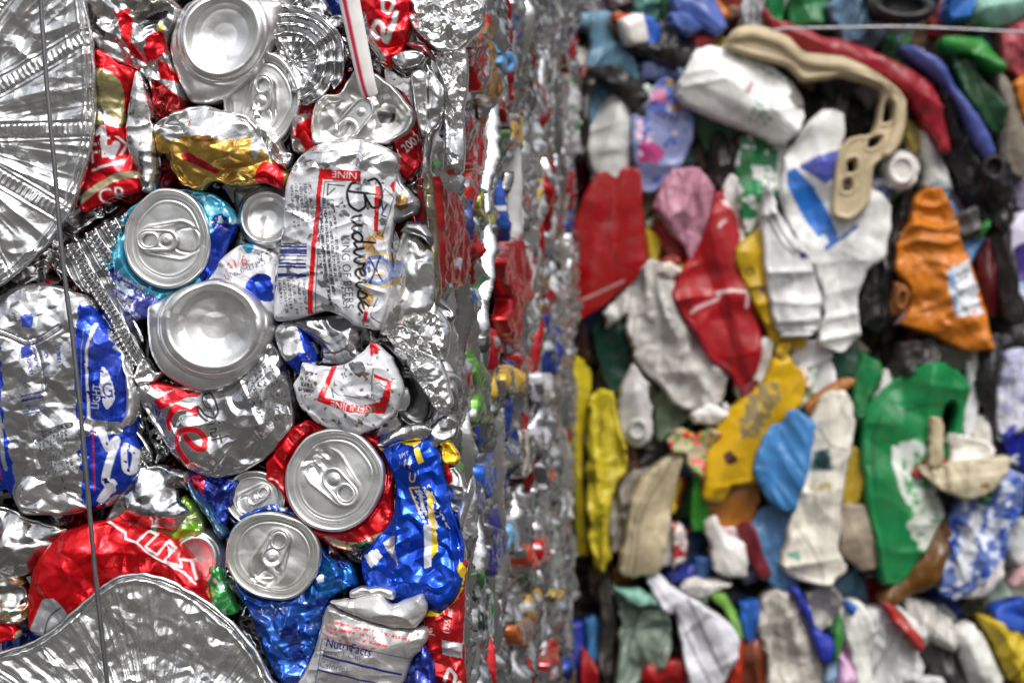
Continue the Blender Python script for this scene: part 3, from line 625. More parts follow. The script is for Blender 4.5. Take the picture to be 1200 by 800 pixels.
# genuine label
o = 'G:362,285 385,235 400,190 450,200 520,207 600,180 650,140 685,108 760,172 798,250 806,320 772,400 700,458 620,485 540,470 450,430 392,372'
t = can('torn white can end with a red band above the red lidded can', o, 12)
pp = Pt().poly(C(205,20,30,.2), 'G:520,205 540,205 500,330 640,365 720,350 748,270 700,250 700,235 770,265 762,340 735,398 600,392 465,345', False)
pp.text(WHT, 'GENUINE', 'G:690,368', 12, 172, .95).rows(INK, 'G:400,215', 20, 34, -10, 5, .7, 2.2, 3).text(INK, 'it', 'G:570,260', 12, 40, 1, .3).line(INK, 'G:520,290 550,320 590,325 640,335', 1.2).line(INK, 'G:525,300 535,330', 1.5)
pp.poly(C(190,190,195,.3), 'G:690,280 720,270 745,290 735,330 700,345 690,310', False).line(INK, 'G:690,280 720,270 745,290 735,330 700,345 690,310 690,280', 1, False).blotch(C(120,110,95,.3), 6, .75)
pp.poly(C(205,20,30,.2), 'G:672,112 690,108 720,140 680,165', False).poly(ALUD, 'G:590,195 640,185 665,215 640,250 600,215').line(ALUL, 'G:700,200 690,260 690,340', 2).poly(C(110,60,40,.2), 'G:690,140 715,150 700,160', False)
piece('body', o, 11, C(206,207,212,.15), pp, t, dome=5, dmax=32, cr=((1.6,12),(.7,6)), step=.9, sm=((1.8,13),))
# red can with the big lid
o = 'G:360,455 420,420 480,450 640,480 700,500 745,560 770,650 765,740 760,860 700,930 590,960 500,930 400,850 290,690 255,665 250,600 310,520'
t = can('red can with round silver lid and pushed in mouth, right of the silver cola can', o, 6)
pp = Pt().poly(C(200,190,150,.4), 'I:470,220 540,245 600,250 700,205 690,250 600,290 500,262', False).poly(C(40,80,50,.3), 'I:560,265 640,235 680,230 620,275', False).poly(DRED, 'G:700,520 740,560 770,700 735,720').blotch(C(235,90,90,.8), 6, .7)
piece('body', o, 4, RED, pp, t, dome=5, cr=((2.8,14),(1.3,6)), under=((392,561,57,61),))
lid(t, 392, 561, 57, 61, 20, 11, 132, 'bent', (0,.5), .3)
# little lid half hidden
o = 'G:95,780 110,700 180,650 250,650 320,690 330,760 300,830 200,850 120,830'
t = can('small half hidden can end with tab between the blue scrap and the red lidded can', o, 0)
piece('body', 'G:80,760 110,690 200,640 330,690 350,780 300,860 120,850', -3, ALU*[.8,.8,.75,1], None, t, under=((299,583,35,33),))
lid(t, 299, 583, 35, 33, 0, 1, 215, 'closed', (0,0), .8, wob=.05)
# lower lid with blue can
o = 'I:90,240 150,140 290,100 420,180 470,300 560,330 600,420 560,440 490,480 440,640 380,800 300,800 240,700 190,560 120,420'
t = can('blue can with round silver lid and tab at the bottom, above the crushed blue foil', o, 5)
pp = Pt().blotch(C(165,185,215,.9), 5, .75).poly(C(25,95,170,.6), 'I:440,330 560,330 600,420 490,480 400,470').poly(WHT, 'I:440,380 470,375 470,400 445,405', False).blotch(DBLUE, 16, .5).rows(WHT, 'I:230,110', 40, 14, 20, 2, .8, 4)
piece('body', o, 2, C(35,85,175,.6), pp, t, dome=4, cr=((3.6,12),(2,6)), sm=((2,14),), under=((320.5,650.5,55.5,51),))
lid(t, 320.5, 650.5, 55.5, 51, 15, 9, 248, 'bent', (-.3,.3), .7, col=ALUL*[.95,.95,.92,1])
# bright blue and yellow can
o = 'F:441,520 452,508 480,516 500,512 516,532 528,590 543,640 540,690 512,722 470,716 432,694 424,655 440,630 458,610 464,575 452,535'
t = can('bright blue and yellow can with block letters at the lower right corner', o, 8)
pp = Pt().poly(YEL, 'G:700,520 760,480 830,490 890,510 860,530 790,515 720,548', False).text(C(225,228,240,.3), 'SPIT', 'G:800,580', 7, 22).text(C(225,228,240,.3), 'H', 'G:815,612', 15, -12, .9).text(YEL, 'U', 'G:833,672', 17, -8, .8).line(YEL, 'G:880,695 838,700 880,800', 2.2, False).line(C(225,228,240,.3), 'G:880,710 895,790', 4, False).poly(YEL, 'I:870,40 895,60 915,280 890,310', False).poly(C(225,228,240,.3), 'I:860,180 890,180 890,340 860,350', False)
pp.poly(YEL, 'G:860,540 880,530 900,590 880,600', False).poly(WHT, 'I:625,300 680,270 705,300 660,345', False).poly(ALUL, 'I:700,250 745,220 760,340 740,300', False).rows(C(225,228,240,.3), 'I:885,20', 60, 26, -66, 5, .74, 3, 3)
piece('body', o, 7, C(20,70,190,.65), pp, t, dome=4, dmax=28, edge=1, cr=((3.4,15),(1.8,6.5)), sm=((2.5,20),), fold=((2.0,10,-8,4),), step=1.0)
piece('shoulder', 'G:700,520 760,470 830,440 900,440 930,470 890,510 800,510 730,540', 9, ALU, None, t, dome=2)
# nutrition facts
o = 'I:485,485 560,475 680,450 730,496 845,452 864,520 828,578 862,592 856,655 800,720 740,830 370,830 400,740 440,640'
t = can('silver can with a Nutrition Facts panel in the middle of the bottom edge', o, 16)
pp = Pt().text(C(25,32,95,.2), 'Nutrit', 'I:478,650', 15, -10, .82, 0, .35).text(C(25,32,95,.2), 'Facts', 'I:574,671', 15, -13, .82, 0, .35).line(C(30,40,110,.3), 'I:465,620 800,700', 1.0, False).line(C(30,40,110,.3), 'I:465,620 435,830', 1.0, False).text(C(30,40,110,.3), 'Serv. 1 Can', 'I:470,676', 9.5, -11, 1).line(C(30,40,110,.3), 'I:470,685 770,762', 3, False).text(C(30,40,110,.3), 'Amount', 'I:460,705', 7, -10).text(C(30,40,110,.3), 'Calories', 'I:452,730', 10.5, -10).line(C(30,40,110,.3), 'I:450,740 740,810', 2.2, False).text(C(30,40,110,.3), 'Total', 'I:430,780', 8, -8).line(C(30,40,110,.3), 'I:420,800 700,850', 1.2, False)
for i in range(4): pp.rows(C(200,40,30,.3), 'I:%d,%d' % (492-i*6, 545+i*20), 98-i*4, 5, -13, 1, .82, 2.6, 3+i)
piece('body', 'I:480,500 560,520 700,570 862,592 856,655 800,720 740,830 370,830 400,740 440,640', 14, C(185,183,182,.6), pp, t, dome=4, dmax=30, cr=((1.2,18),(.7,7)), sm=((1.6,20),), step=.8, T=9)
piece('folded_top', 'I:485,482 560,475 680,450 730,496 845,452 864,520 828,578 760,585 700,575 560,525', 17, C(200,198,196,.5), None, t, dome=3, cr=((1.8,13),), step=1.0)
piece('stay_tab', 'I:570,440 610,425 700,425 740,440 735,475 690,465 640,460 570,470', 15, ALUL, None, t, mat=MLID, dome=1, cr=(), sm=((.4,8),))
# red drink can left bottom with white outlined letters
o = 'H:125,565 120,430 148,300 200,222 280,150 380,115 460,105 560,130 700,162 775,212 842,300 882,400 900,475 800,430 700,370 600,345 500,362 430,410 370,470 300,520 205,602 140,585'
t = can('bright red can curved like a dome over the pie tray, with white outlined letters', o, 10)
pp = Pt().line(WHT, 'H:470,115 545,155 550,180 600,195 640,150 680,165 640,210 690,245 730,190 760,220 720,270 790,300 780,265 820,275 850,350', 2.6, False).line(WHT, 'H:600,195 680,255 800,320 850,370', 2, False).poly(C(190,190,192,.6), 'H:145,560 200,440 260,430 300,490 280,530 200,600 150,590').line(C(60,60,60,.3), 'H:200,590 230,510 280,470', 2).poly(WHT, 'H:725,205 760,235 735,250', False)
piece('body', o, 8, C(205,12,25,.6), pp, t, dome=10, dmax=42, cr=((2.0,15),(1,7)), step=1.0, T=9)
bottom(t, 226, 660, 34, 42, 20, 1, .7, (0,0), .8, (0,0), name='can_base', depth=.6)
# silver can wedge
o = 'E:410,780 470,650 530,560 620,550 740,575 745,650 700,640 720,690 760,730 700,800 560,800'
t = can('plain silver crushed can between the blue lettered can and the red domed can', o, 4)
piece('body', o, 3, ALU, Pt().blotch(ALUD, 8, .45), t, dome=5, cr=((3,16),(1.2,7)))
# lime green
o = 'E:590,790 700,700 720,670 770,710 800,800 760,850 640,830'
t = can('lime green and silver can shoulder poking out beside the red domed can', o, 1)
piece('body', o, 1, LIME, Pt().blotch(C(215,225,170,.8), 6, .2).poly(GRN, 'E:590,790 680,760 700,800 640,830'), t, dome=4)
o = 'E:735,570 790,590 870,600 925,610 910,680 890,760 870,800 830,770 740,640'
t = can('small red and blue can fragment left of the half hidden can end', o, 3)
piece('body', o, 2, DBLUE, Pt().poly(RED, 'E:755,585 800,590 810,690 790,690 755,620', False).blotch(C(90,120,220,.7), 6, .4), t, cr=((3.5,10),(1.5,5)))
piece('can_strip', 'E:735,600 760,640 880,800 860,840 800,740 740,660', 5, C(80,120,150,.8), None, None, 'thin blue-grey folded strip of can beside the red and blue fragment', 'can scrap')
o = 'H:890,300 920,280 950,330 985,430 1010,500 960,515 900,480'
piece('can_strip', o, 1, GRN, Pt().blotch(C(200,225,205,.6), 6, .4), None, 'green and white torn can strip left of the lower blue can', 'can scrap')
# under the beer can: grey folds, blue white scrap, grey bowl
o = 'G:330,10 480,0 600,-10 640,60 640,130 690,170 640,180 560,200 480,190 470,120 380,60'
piece('can_scrap', o, 5, ALU*[.75,.75,.75,1], None, None, 'dark grey folded can piece directly below the white beer can', 'can scrap', cr=((4,16),(2,8)), dome=4)
o = 'G:285,60 330,20 390,40 440,110 462,170 440,210 380,235 340,200 300,140'
piece('can_scrap', o, 6, C(215,215,220,.5), Pt().poly(BLUE, 'G:380,40 430,90 465,170 440,190 410,130').poly(BLUE, 'G:335,190 400,150 440,200 370,235', wob=2).poly(ALUL, 'G:300,60 370,60 390,150 340,180'), None, 'silver and blue patterned can piece between the cola can and the torn white end', 'can scrap', dome=4)
o = 'G:690,95 760,110 860,200 920,300 930,400 880,440 800,460 770,420 810,330 790,240'
t = can('smooth dark grey can base hollow right of the torn white end', o, 4)
bottom(t, 482, 468, 30, 44, -20, 0, .7, (0,0), .8, (3,-2), loop=o, col=ALUD*[.6,.6,.6,1])
piece('can_scrap', 'D:655,770 690,600 715,470 750,370 800,400 855,480 862,600 850,700 800,745 760,770', 9, ALUL*[.95,.95,.93,1], None, None, 'rumpled plain silver can wall right of the white beer can', 'can scrap', dome=7, dmax=22, cr=((2.6,15),(1.4,7)), sm=((2.5,11),))
piece('can_scrap', 'D:735,390 760,350 820,355 855,400 850,440 800,410 770,400', 12, ALU*[.6,.6,.6,1], None, None, 'rounded dull grey lip of can above the rumpled silver wall', 'can scrap', dome=4, cr=((1,12),))
# yellow and red can bottom right corner
o = 'M:150,500 160,440 240,400 260,290 310,220 350,240 340,330 335,460 330,560 335,700 335,830 200,830 165,700 160,590'
t = can('red and yellow can with brown bold lettering at the lower right front corner', o, 5)
pp = Pt().poly(YEL, 'M:150,480 230,400 265,290 320,220 350,260 330,360 290,420 220,480', False).text(C(120,50,20,.3), 'Har', 'M:265,390', 17, 62, .9).text(C(90,40,20,.3), 'Nes', 'M:300,410', 14, 66, .9).poly(C(130,25,40,.4), 'M:145,340 200,310 240,330 230,390 150,415').text(C(220,215,220,.3), 'ddn', 'M:160,385', 10, 28).text(C(235,210,215,.3), '(355 ml', 'M:268,560', 10, 80, .9).rows(C(235,210,215,.3), 'M:145,520', 16, 14, 0, 4, .7, 2, 2).poly(C(200,200,205,.6), 'M:235,590 330,610 330,680 235,660', False).line(C(225,215,215,.4), 'M:250,780 270,730 300,760 290,810 320,790', 4)
piece('body', o, 4, C(175,18,26,.55), pp, t, dome=4, dmax=16, cr=((2,12),(1,6)), step=1.0)
o = 'I:850,640 890,700 905,790 900,830 740,830 800,730'
piece('can_scrap', o, 8, DBLUE, Pt().blotch(C(90,110,200,.6), 5, .35), None, 'dark blue speckled can piece beside the Nutrition Facts can', 'can scrap')
# crinkled foil and grey flaps down the corner
FS = [('J:60,0 200,0 250,60 340,120 350,200 260,260 180,230 120,180 80,120', 4, 'brightly crinkled foil right of the red script can'),
 ('J:180,0 350,-10 430,20 420,120 340,200 300,160', -2, 'glittering foil sheet at the top of the bale corner'),
 ('J:190,260 330,200 350,330 345,450 330,520 330,800 240,800 240,560 250,420', 0, 'tall crinkled foil strip on the bale corner above the red can'),
 ('G:720,40 850,20 890,130 960,180 1000,300 1010,360 960,400 900,330 820,200', 8, 'heavily creased foil band running diagonally along the bale corner'),
 ('K:40,680 130,600 200,620 215,760 180,900 60,900 0,840', 8, 'crushed foil scraps below the rumpled silver wall'),
 ('G:860,-30 960,-20 1000,60 980,180 950,170 900,110', 4, 'silver foil wedge at the bale corner beside the rumpled wall'),
 ('I:860,330 930,290 1000,250 1020,330 980,380 900,350', 2, 'small bright foil tuft above the yellow lettering'),
 ('B:420,455 520,560 560,640 590,660 560,720 480,660 440,560', 7, 'small silver triangle of can beside the gold can')]
for oo, z, lb in FS: piece('foil_scrap', oo, z, ALUL, None, None, lb, 'foil scrap', mat=MFOIL, dome=3, cr=((4.6,11),(2.4,5),(.8,2.4)), sm=((2,14),), step=1.0)
GF = [('J:-10,270 70,235 130,240 160,262 110,320 40,330', 9, ALU*[.8,.8,.8,1], 'grey leaf shaped can flap above the open lid'),
 ('J:60,210 100,190 160,215 200,290 170,270 110,245', 6, C(160,90,95,.8), 'pinkish grey curled strip of can above the leaf shaped flap'),
 ('J:85,370 115,330 160,340 165,450 165,600 140,640 110,540', 10, ALUL, 'bright bent silver can flap right of the open lid'),
 ('J:160,300 200,350 240,420 230,560 195,640 180,720 165,830 130,830 150,640 165,500', 6, ALU, 'long grey folded can strip right of the open lid'),
 ('L:250,600 290,580 330,640 350,700 340,800 280,800 255,720', 3, ALU*[.8,.8,.8,1], 'dull silver can fold beside the bright blue can'),
 ('G:900,480 930,440 990,400 1030,430 1020,500 960,540 920,560', 3, ALU*[.7,.7,.7,1], 'grey dented can fold above the yellow and red scrap'),
 ('I:985,130 1010,60 1040,0 1050,60 1020,150 1000,200', 3, ALUL, 'slim bright sliver of can edge beside the blue lettered can'),
 ('K:140,0 180,0 200,180 215,400 225,560 200,640 160,420 150,240', 4, C(130,120,100,.7), 'narrow tan and silver can edge left of the red striped can')]
for oo, z, c, lb in GF: piece('can_strip', oo, z, c, None, None, lb, 'can scrap', dome=3, cr=((1.8,12),(.9,6)), step=1.0)
o = 'G:880,500 905,470 960,560 990,680 1000,800 960,800 930,660'
piece('can_strip', o, 4, C(50,70,160,.5), Pt().rows(WHT, 'G:915,560', 60, 14, -72, 3, .8, 2.6, 4).rows(WHT, 'G:895,520', 40, 10, -72, 2, .8, 2.6, 5), None, 'navy can strip with white print beside the bright blue can', 'can scrap')
piece('can_strip', 'L:225,480 260,465 305,530 300,570 270,580 285,650 260,680 235,590', 5, YEL, Pt().poly(RED, 'L:235,560 285,575 285,650 260,680', False).blotch(C(180,110,30,.4), 4, .3), None, 'yellow and red can strip on the corner above the bright blue can', 'can scrap')
piece('can_scrap', 'B:590,500 660,490 680,560 700,620 640,650 590,640', 4, C(150,140,140,.7), Pt().poly(RED, 'B:600,560 680,500 690,640 650,640 620,590', wob=2), None, 'red and grey can tip between the foil cup and the white beer can', 'can scrap')
piece('can_scrap', 'E:520,200 560,130 600,180 640,190 590,230 540,240', 8, ALUL, None, None, 'small pale silver tear left of the second domed base', 'can scrap')
piece('can_scrap', 'H:-40,60 60,60 140,100 290,140 260,200 150,330 60,360 -40,350', 4, ALU*[.8,.8,.78,1], None, None, 'dull crumpled silver can at the left edge above the red domed can', 'can scrap', dome=6, cr=((3,18),(1.6,8)))
piece('can_scrap', 'H:-40,330 90,350 125,440 125,520 60,560 -40,530', 5, ALU*[.7,.7,.66,1], Pt().blotch(C(120,90,60,.3), 8, .4), None, 'brownish stained silver scrap at the left edge beside the red domed can', 'can scrap', cr=((3,12),(2,6)))
piece('can_scrap', 'H:-40,540 30,540 75,575 70,610 20,625 -40,625', 8, RED, Pt().poly(CREAM, 'H:80,560 110,600 60,620', False), None, 'small red can scrap at the left edge above the pie tray', 'can scrap')
# straw
P = smooth(np.array([[404,-25],[409,0],[417,40],[424,75],[429,98],[432,108]], float), 6, False)
V = FRONT.point(P, 24); V[:,1] += np.linspace(0, .012, len(V))**1
sides = 26; ang = np.arange(sides)/sides*2*np.pi; cc = np.where((((ang > 4.0) & (ang < 4.55)))[:,None], C(190,40,75,.1), C(226,222,220,.15))
st = tube('drinking_straw', V, np.linspace(.0058, .0043, len(V)), MPLA, None, sides, .5, cc)
tag(st, 'flattened white drinking straw with a pink red stripe, hanging down into the open lid', 'straw')
# wire
P = smooth(np.array([[44,-60],[48,0],[54,90],[62,180],[72,290],[85,400],[96,500],[105,600],[114,700],[126,800],[133,870]], float), 8, False)
t = np.arange(len(P)); P[:,0] += .8*vnoise(t/5., t*0., 5)
tag(tube('baling_wire', FRONT.point(P, 29), .0013, MSTEEL, None, 10, None, np.tile(C(120,120,122,1.)*[1,1,1,.9], (10,1))), 'grey steel baling wire running down across the ribbed tray and the blue silver can', 'wire')
# ================================================================= the receding side of the bale of cans
HERO = []
def free(s, z):
    q = np.array([[s, z],[s-14, z],[s+14, z],[s, z-12],[s, z+12]])
    return not any(inside(q, [P]).any() for P in HERO)
def side(name, o, z, base, label, paint=None, cat='can scrap', **kw):
    kw.setdefault('dome', 1); kw.setdefault('edge', .8); kw.setdefault('cr', ((2.0,24),(1.0,10),(.5,5))); kw.setdefault('sm', ((1.5,30),)); z -= 2; HERO.append(smooth(SIDE.measure(pts(o), z)))
    return piece(name, o, z, base, paint, None, label, cat, 'crushed cans on the side of the bale', SIDE, kw.pop('step', 1.6), T=12, **kw)
def Ps(): return Paint(SIDE)
def szpts(o): return o
side('crushed_can', 'K:180,0 210,10 250,90 300,110 330,230 350,350 350,470 330,545 220,570 195,520 195,390 185,200 175,60', 12, C(150,16,22,.5), 'flattened red can with white bars facing sideways near the front corner of the bale',
     Ps().line(WHT, 'K:235,40 262,120 278,210 298,350', 5, False).line(WHT, 'K:272,140 312,152', 5, False).line(WHT, 'K:280,185 328,192', 7, False).line(WHT, 'K:285,268 336,278', 7, False).line(WHT, 'K:195,435 215,430 240,440', 5).line(WHT, 'K:215,450 235,420 240,460 220,465', 4).rows(C(200,170,160,.3), 'K:205,490', 40, 14, 0, 3, .7, 4), 'can', dome=2, cr=((1.5,22),(.7,9)))
side('crushed_can', 'K:520,420 560,350 600,320 640,370 655,450 650,560 680,560 640,620 610,640 600,800 560,790 540,700 555,600 530,500', 10, C(170,20,28,.5), 'red oval can with white script standing on the side of the bale', Ps().line(C(225,225,225,.4), 'K:575,380 595,400 590,440 605,470 590,520 610,560', 6).line(C(225,225,225,.4), 'K:600,330 625,420 620,480', 5), 'can')
SD = [('J:345,200 440,200 450,260 430,330 430,380 400,430 385,330 350,260', 7, C(185,20,28,.5), 'red and white can fold below the red gold curl', 'W'),
 ('J:435,260 470,225 515,400 490,530 460,480 425,430', 9, C(205,150,60,.7), 'golden yellow can fold with dark script on the bale side', 'K'),
 ('J:355,190 430,150 440,60 470,70 475,150 440,215 350,220', 11, C(190,40,25,.6), 'red and gold curled can edge high on the bale side', 'G'),
 ('J:330,520 380,560 430,650 425,800 380,800 345,660 320,560', 6, RED, 'narrow twisted red can on the bale side above the red barred can', 'R'),
 ('J:550,620 590,530 595,680 550,690', 8, C(215,165,40,.4), 'yellow can tip with dark print on the bale side', 'K'),
 ('J:540,60 580,70 600,180 570,200 550,140', 6, BLUE, 'blue can sliver near the top of the bale side', ''),
 ('K:325,590 350,545 385,560 385,660 355,760 340,680', 5, C(35,100,200,.5), 'bright blue can wedge below the red barred can', ''),
 ('K:355,60 385,0 400,20 390,120 370,200 355,180', 8, C(200,20,24,.6), 'small red can lip between silver folds above the yellow-green fold', ''),
 ('K:400,150 430,110 470,160 495,230 450,270 430,220', 6, C(190,185,50,.5), 'yellow-green can fold right of the red barred can', ''),
 ('L:275,210 310,120 345,85 365,150 375,240 350,370 320,360 290,280', 7, C(200,200,205,.8), 'silver can with a red and black emblem on the bale side', 'E'),
 ('L:385,130 410,80 440,150 460,260 450,380 390,380 395,250', 8, C(95,150,60,.5), 'slim green can standing on the bale side', ''),
 ('L:530,150 555,115 610,140 625,210 590,240 530,205', 12, C(225,185,50,.3), 'yellow label piece with red letters on the bale side', 'T'),
 ('L:590,60 610,40 655,110 640,150 600,140', 9, C(195,30,25,.4), 'red leaf shaped can scrap above the yellow label piece', ''),
 ('L:430,570 480,560 485,650 455,730 430,690', 7, C(40,95,190,.5), 'blue can fragment low on the bale side beside white scrap', ''),
 ('L:380,640 430,690 440,800 385,800', 6, C(55,70,140,.5), 'dull navy can sheet below the blue fragment', ''),
 ('M:440,50 520,90 530,180 500,250 470,300 430,240 450,160', 8, C(60,60,140,.5), 'dark violet blue crumpled can on the bale side', ''),
 ('M:390,330 430,350 460,380 465,480 470,560 430,640 400,560 400,420', 8, C(190,195,195,.4), 'white can with black and green marks low on the bale side', 'M'),
 ('M:390,290 410,270 440,330 430,370', 9, C(70,150,80,.5), 'small green can tip above the white marked can', ''),
 ('M:610,170 650,150 685,250 650,265 620,240', 14, C(225,60,25,.4), 'orange red can bead near the rear of the bale side', ''),
 ('M:690,130 715,120 725,230 690,235', 14, C(185,20,30,.5), 'crimson can sliver near the rear of the bale side', ''),
 ('M:735,380 790,360 785,410 740,420', 14, C(230,185,40,.3), 'yellow scrap near the rear edge of the bale side', ''),
 ('M:590,520 650,500 655,560 620,640 590,610', 9, C(170,95,45,.4), 'orange brown can curl near the bottom of the bale side', ''),
 ('M:735,690 780,630 765,700 735,745', 12, C(205,35,30,.4), 'red spike of can near the rear bottom of the bale side', ''),
 ('M:545,60 580,40 585,180 545,190', 9, C(120,175,215,.3), 'pale blue can drip beside the violet blue can', ''),
 ('L:600,420 640,430 660,560 620,640 590,560', 10, C(200,192,180,.15), 'off white paper scrap caught in the bale side', ''),
 ('L:660,440 720,400 740,470 690,500', 12, C(205,205,222,.2), 'crinkled pale lilac film near the rear of the bale side', ''),
 ('L:700,150 750,160 750,260 710,270', 12, C(215,215,220,.2), 'small round white cap pressed near the rear of the bale side', '')]
for o, z, c, lb, k in SD:
    pp = Ps(); pr, body = o.split(':'); q = np.array([[float(v) for v in t.split(',')] for t in body.split()]); cx, cy = q.mean(0)
    f = lambda dx, dy: '%s:%f,%f' % (pr, cx+dx, cy+dy)
    if k == 'W': pp.poly(WHT, ' '.join([f(-30,20), f(20,10)[2:], f(25,60)[2:], f(-20,70)[2:]]))
    if k == 'K': pp.rows(INK, f(-30,-60), 70, 34, -60, 4, .7, 5)
    if k == 'G': pp.blotch(GOLD, 18, .1)
    if k == 'R': pp.blotch(C(225,205,205,.6), 12, .4)
    if k == 'E': pp.poly(C(190,25,30,.4), 'L:280,200 310,120 345,90 345,160 320,180 300,250', False).line(INK, 'L:310,240 330,200 350,240 330,280 310,240', 4)
    if k == 'T': pp.rows(C(185,40,20,.2), f(-45,-25), 120, 34, 0, 3, .75, 12, 3)
    if k == 'M': pp.blotch(C(20,40,30,.2), 12, .25).poly(C(30,130,70,.3), 'M:395,420 420,420 425,500 400,500', False)
    pp.blotch(ALU*[.9,.9,.9,1], 9, .12)
    side('can_scrap', o, z, c, lb, pp)
# a blue pull ring stuck to the side
rg = SIDE.measure(ellipse(596, 73, 9.5, 13), 12); rh = SIDE.measure(ellipse(596, 74, 3.4, 5.5), 12)
tag(sheet('pull_ring', SIDE, [rg, rh], 12, 1.2, lambda p, d: 2*np.sqrt(np.clip(d/6, 0, 1)), lambda p, d: np.tile(C(95,150,200,.3), (len(p),1)), MPLA, None, 3, 5), 'pale blue plastic pull ring stuck on the upper bale side', 'pull ring', 'crushed cans on the side of the bale')
# the countless other flattened cans of the side, each its own
KIND = [(ALU, 'silver', 60), (ALU*[.72,.72,.72,1], 'dull grey', 26), (ALUL, 'bright silver', 24), (C(160,20,28,.55), 'dark red', 9), (C(45,70,150,.6), 'blue', 2), (C(180,140,75,.85), 'gold', 2), (C(200,200,200,.3), 'white', 4), (C(80,120,75,.6), 'green', 1)]
bag = [i for i, k in enumerate(KIND) for _ in range(k[2])]
s_ = 22.0; col = 0
while s_ < 1160:
    ds = RNG.uniform(38, 62); d = 1.06+s_*.001; hz = 400/FPX*d*1000+30; zc = -hz+RNG.uniform(-40, 10)
    while zc < hz:
        L = RNG.uniform(42, 100); wd = ds*RNG.uniform(.9, 1.6); base, nm, _ = KIND[RNG.choice(bag)]; sd = nseed()
        n = RNG.randint(7, 11); a0 = RNG.uniform(-.3, .3); P = []
        for i in range(n):
            a = 2*math.pi*i/n; r = RNG.uniform(.75, 1.2); x = math.cos(a)*wd*.62*r; y = math.sin(a)*L*.58*r
            P.append((s_+x*math.cos(a0)-y*math.sin(a0), zc+x*math.sin(a0)+y*math.cos(a0)))
        P = smooth(np.array(P), 4, True, .22)
        pp = Ps()
        if nm in ('silver', 'dull grey', 'white') and RNG.random() < .3: pp.blotch(RNG.choice([C(170,20,28,.55), C(40,70,170,.55), C(190,150,80,.7), C(90,80,70,.4), C(80,130,75,.5)]), 14, .5)
        if nm in ('dark red', 'blue', 'gold', 'green') and RNG.random() < .8: pp.blotch(ALU, 13, .15)
        st = 1.9 if s_ < 350 else 3.0
        zb = RNG.uniform(-12, 0); big = RNG.uniform(3.5, 9)
        dmz = RNG.uniform(0, 7)
        hf = lambda p, dd: relief(p, dd, 1., sd, 3.0, dmz, ((big,23),(3.6,10.5),(1.5,5)), ((4,34),), ((2.5,17,sd % 50-25,2),(1.2,8,sd % 90-45,2)))
        cf = lambda p, dd: np.tile(base, (len(p),1)) if not pp.ops else pp.apply(p, base, st, sd)
        zc += L*RNG.uniform(.78, 1.0)
        if not free(*P.mean(0)): zb -= 10
        ob = sheet('crushed_can', SIDE, [P], zb, st, hf, cf, MSIDE, None, 14, sd)
        tag(ob, nm+' crushed can pressed edge-on into the receding side of the bale', 'can', 'crushed cans packed into the bale side')
    s_ += ds
# folded can edges standing proud of the side
for q in range(125):
    s0 = 12+1120*(q+RNG.random())/125; d = 1.06+s0*.001; hz = 400/FPX*d*1000; z0 = RNG.uniform(-hz, hz); L = RNG.uniform(14, 58); wd = RNG.uniform(2.2, 6.5)*(1+s0/800); lean = RNG.uniform(-.45, .45); sd = nseed()
    if not free(s0, z0): continue
    t = np.linspace(-1, 1, 9); bx = RNG.uniform(-14, 14); wv = wd*(1-.75*t*t)
    cx_ = s0+lean*L*t+bx*t*t; up = np.stack([cx_-wv, z0+L*t], 1); dn = np.stack([cx_+wv, z0+L*t], 1)[::-1]
    base, nm, _ = KIND[RNG.choice(bag)]; bow = RNG.uniform(0, 6)
    hf = lambda p, dd: relief(p, dd, 1., sd, 2.2, 1.5, ((2.2,15),(1.0,6)), ((2,24),))+bow*np.clip(1-((p[:,1]-z0)/L)**2, 0, 1)
    ob = sheet('can_strip', SIDE, [smooth(np.concatenate([up, dn]), 3)], RNG.uniform(-3, 4), 1.2 if s0 < 400 else 2.2, hf, lambda p, dd: np.tile(base, (len(p),1)), MSIDE, None, 9, sd)
    tag(ob, nm+' folded can edge sticking out of the receding side of the bale', 'can scrap', 'folded can edges on the bale side')
# small torn chips caught all over the side
CHIP = [(C(185,22,30,.45), 'red', 22), (C(130,20,24,.6), 'dark red', 20), (C(45,80,165,.5), 'blue', 6), (C(50,58,110,.6), 'navy', 8), (C(190,155,60,.5), 'yellow', 7), (C(150,105,60,.6), 'amber', 10), (C(75,115,65,.5), 'green', 5), (C(200,200,204,.3), 'white', 18), (ALUL, 'bright silver', 40), (ALU*[.25,.25,.25,1], 'blackened', 40)]  # chip colours with weights; the last is a darkened aluminium tone
cbag = [i for i, k in enumerate(CHIP) for _ in range(k[2])]
for q in range(54):
    s0 = 14+1120*((q+RNG.random())/54)**1.1; d = 1.06+s0*.001; hz = 400/FPX*d*1000; z0 = RNG.uniform(-hz, hz); r = RNG.uniform(3, 10)*(1+s0/1500); sd = nseed(); n = RNG.randint(5, 7)
    if not free(s0, z0): continue
    P = smooth(np.array([(s0+math.cos(2*math.pi*i/n)*r*1.1*RNG.uniform(.6, 1.3), z0+math.sin(2*math.pi*i/n)*r*RNG.uniform(1.1, 2.4)) for i in range(n)]), 3, True, .2)
    base, nm, _ = CHIP[RNG.choice(cbag)]; tl_ = RNG.uniform(-.35, .35); t2 = RNG.uniform(-.4, .4)
    hf = lambda p, dd: relief(p, dd, 1., sd, .8, .8, ((1.8,9),(.8,4)), ())+tl_*(p[:,0]-s0)+t2*(p[:,1]-z0)
    pp = Ps().blotch(ALU if RNG.random() < .6 else WHT, 5, .5)
    ob = sheet('can_scrap', SIDE, [P], RNG.uniform(2, 8), 1.2 if s0 < 400 else 2., hf, lambda p, dd: pp.apply(p, base, 1.2, sd), MSIDE, None, 8, sd)
    tag(ob, 'small '+nm+' torn chip caught among the cans on the bale side', 'can scrap', 'torn chips on the bale side')
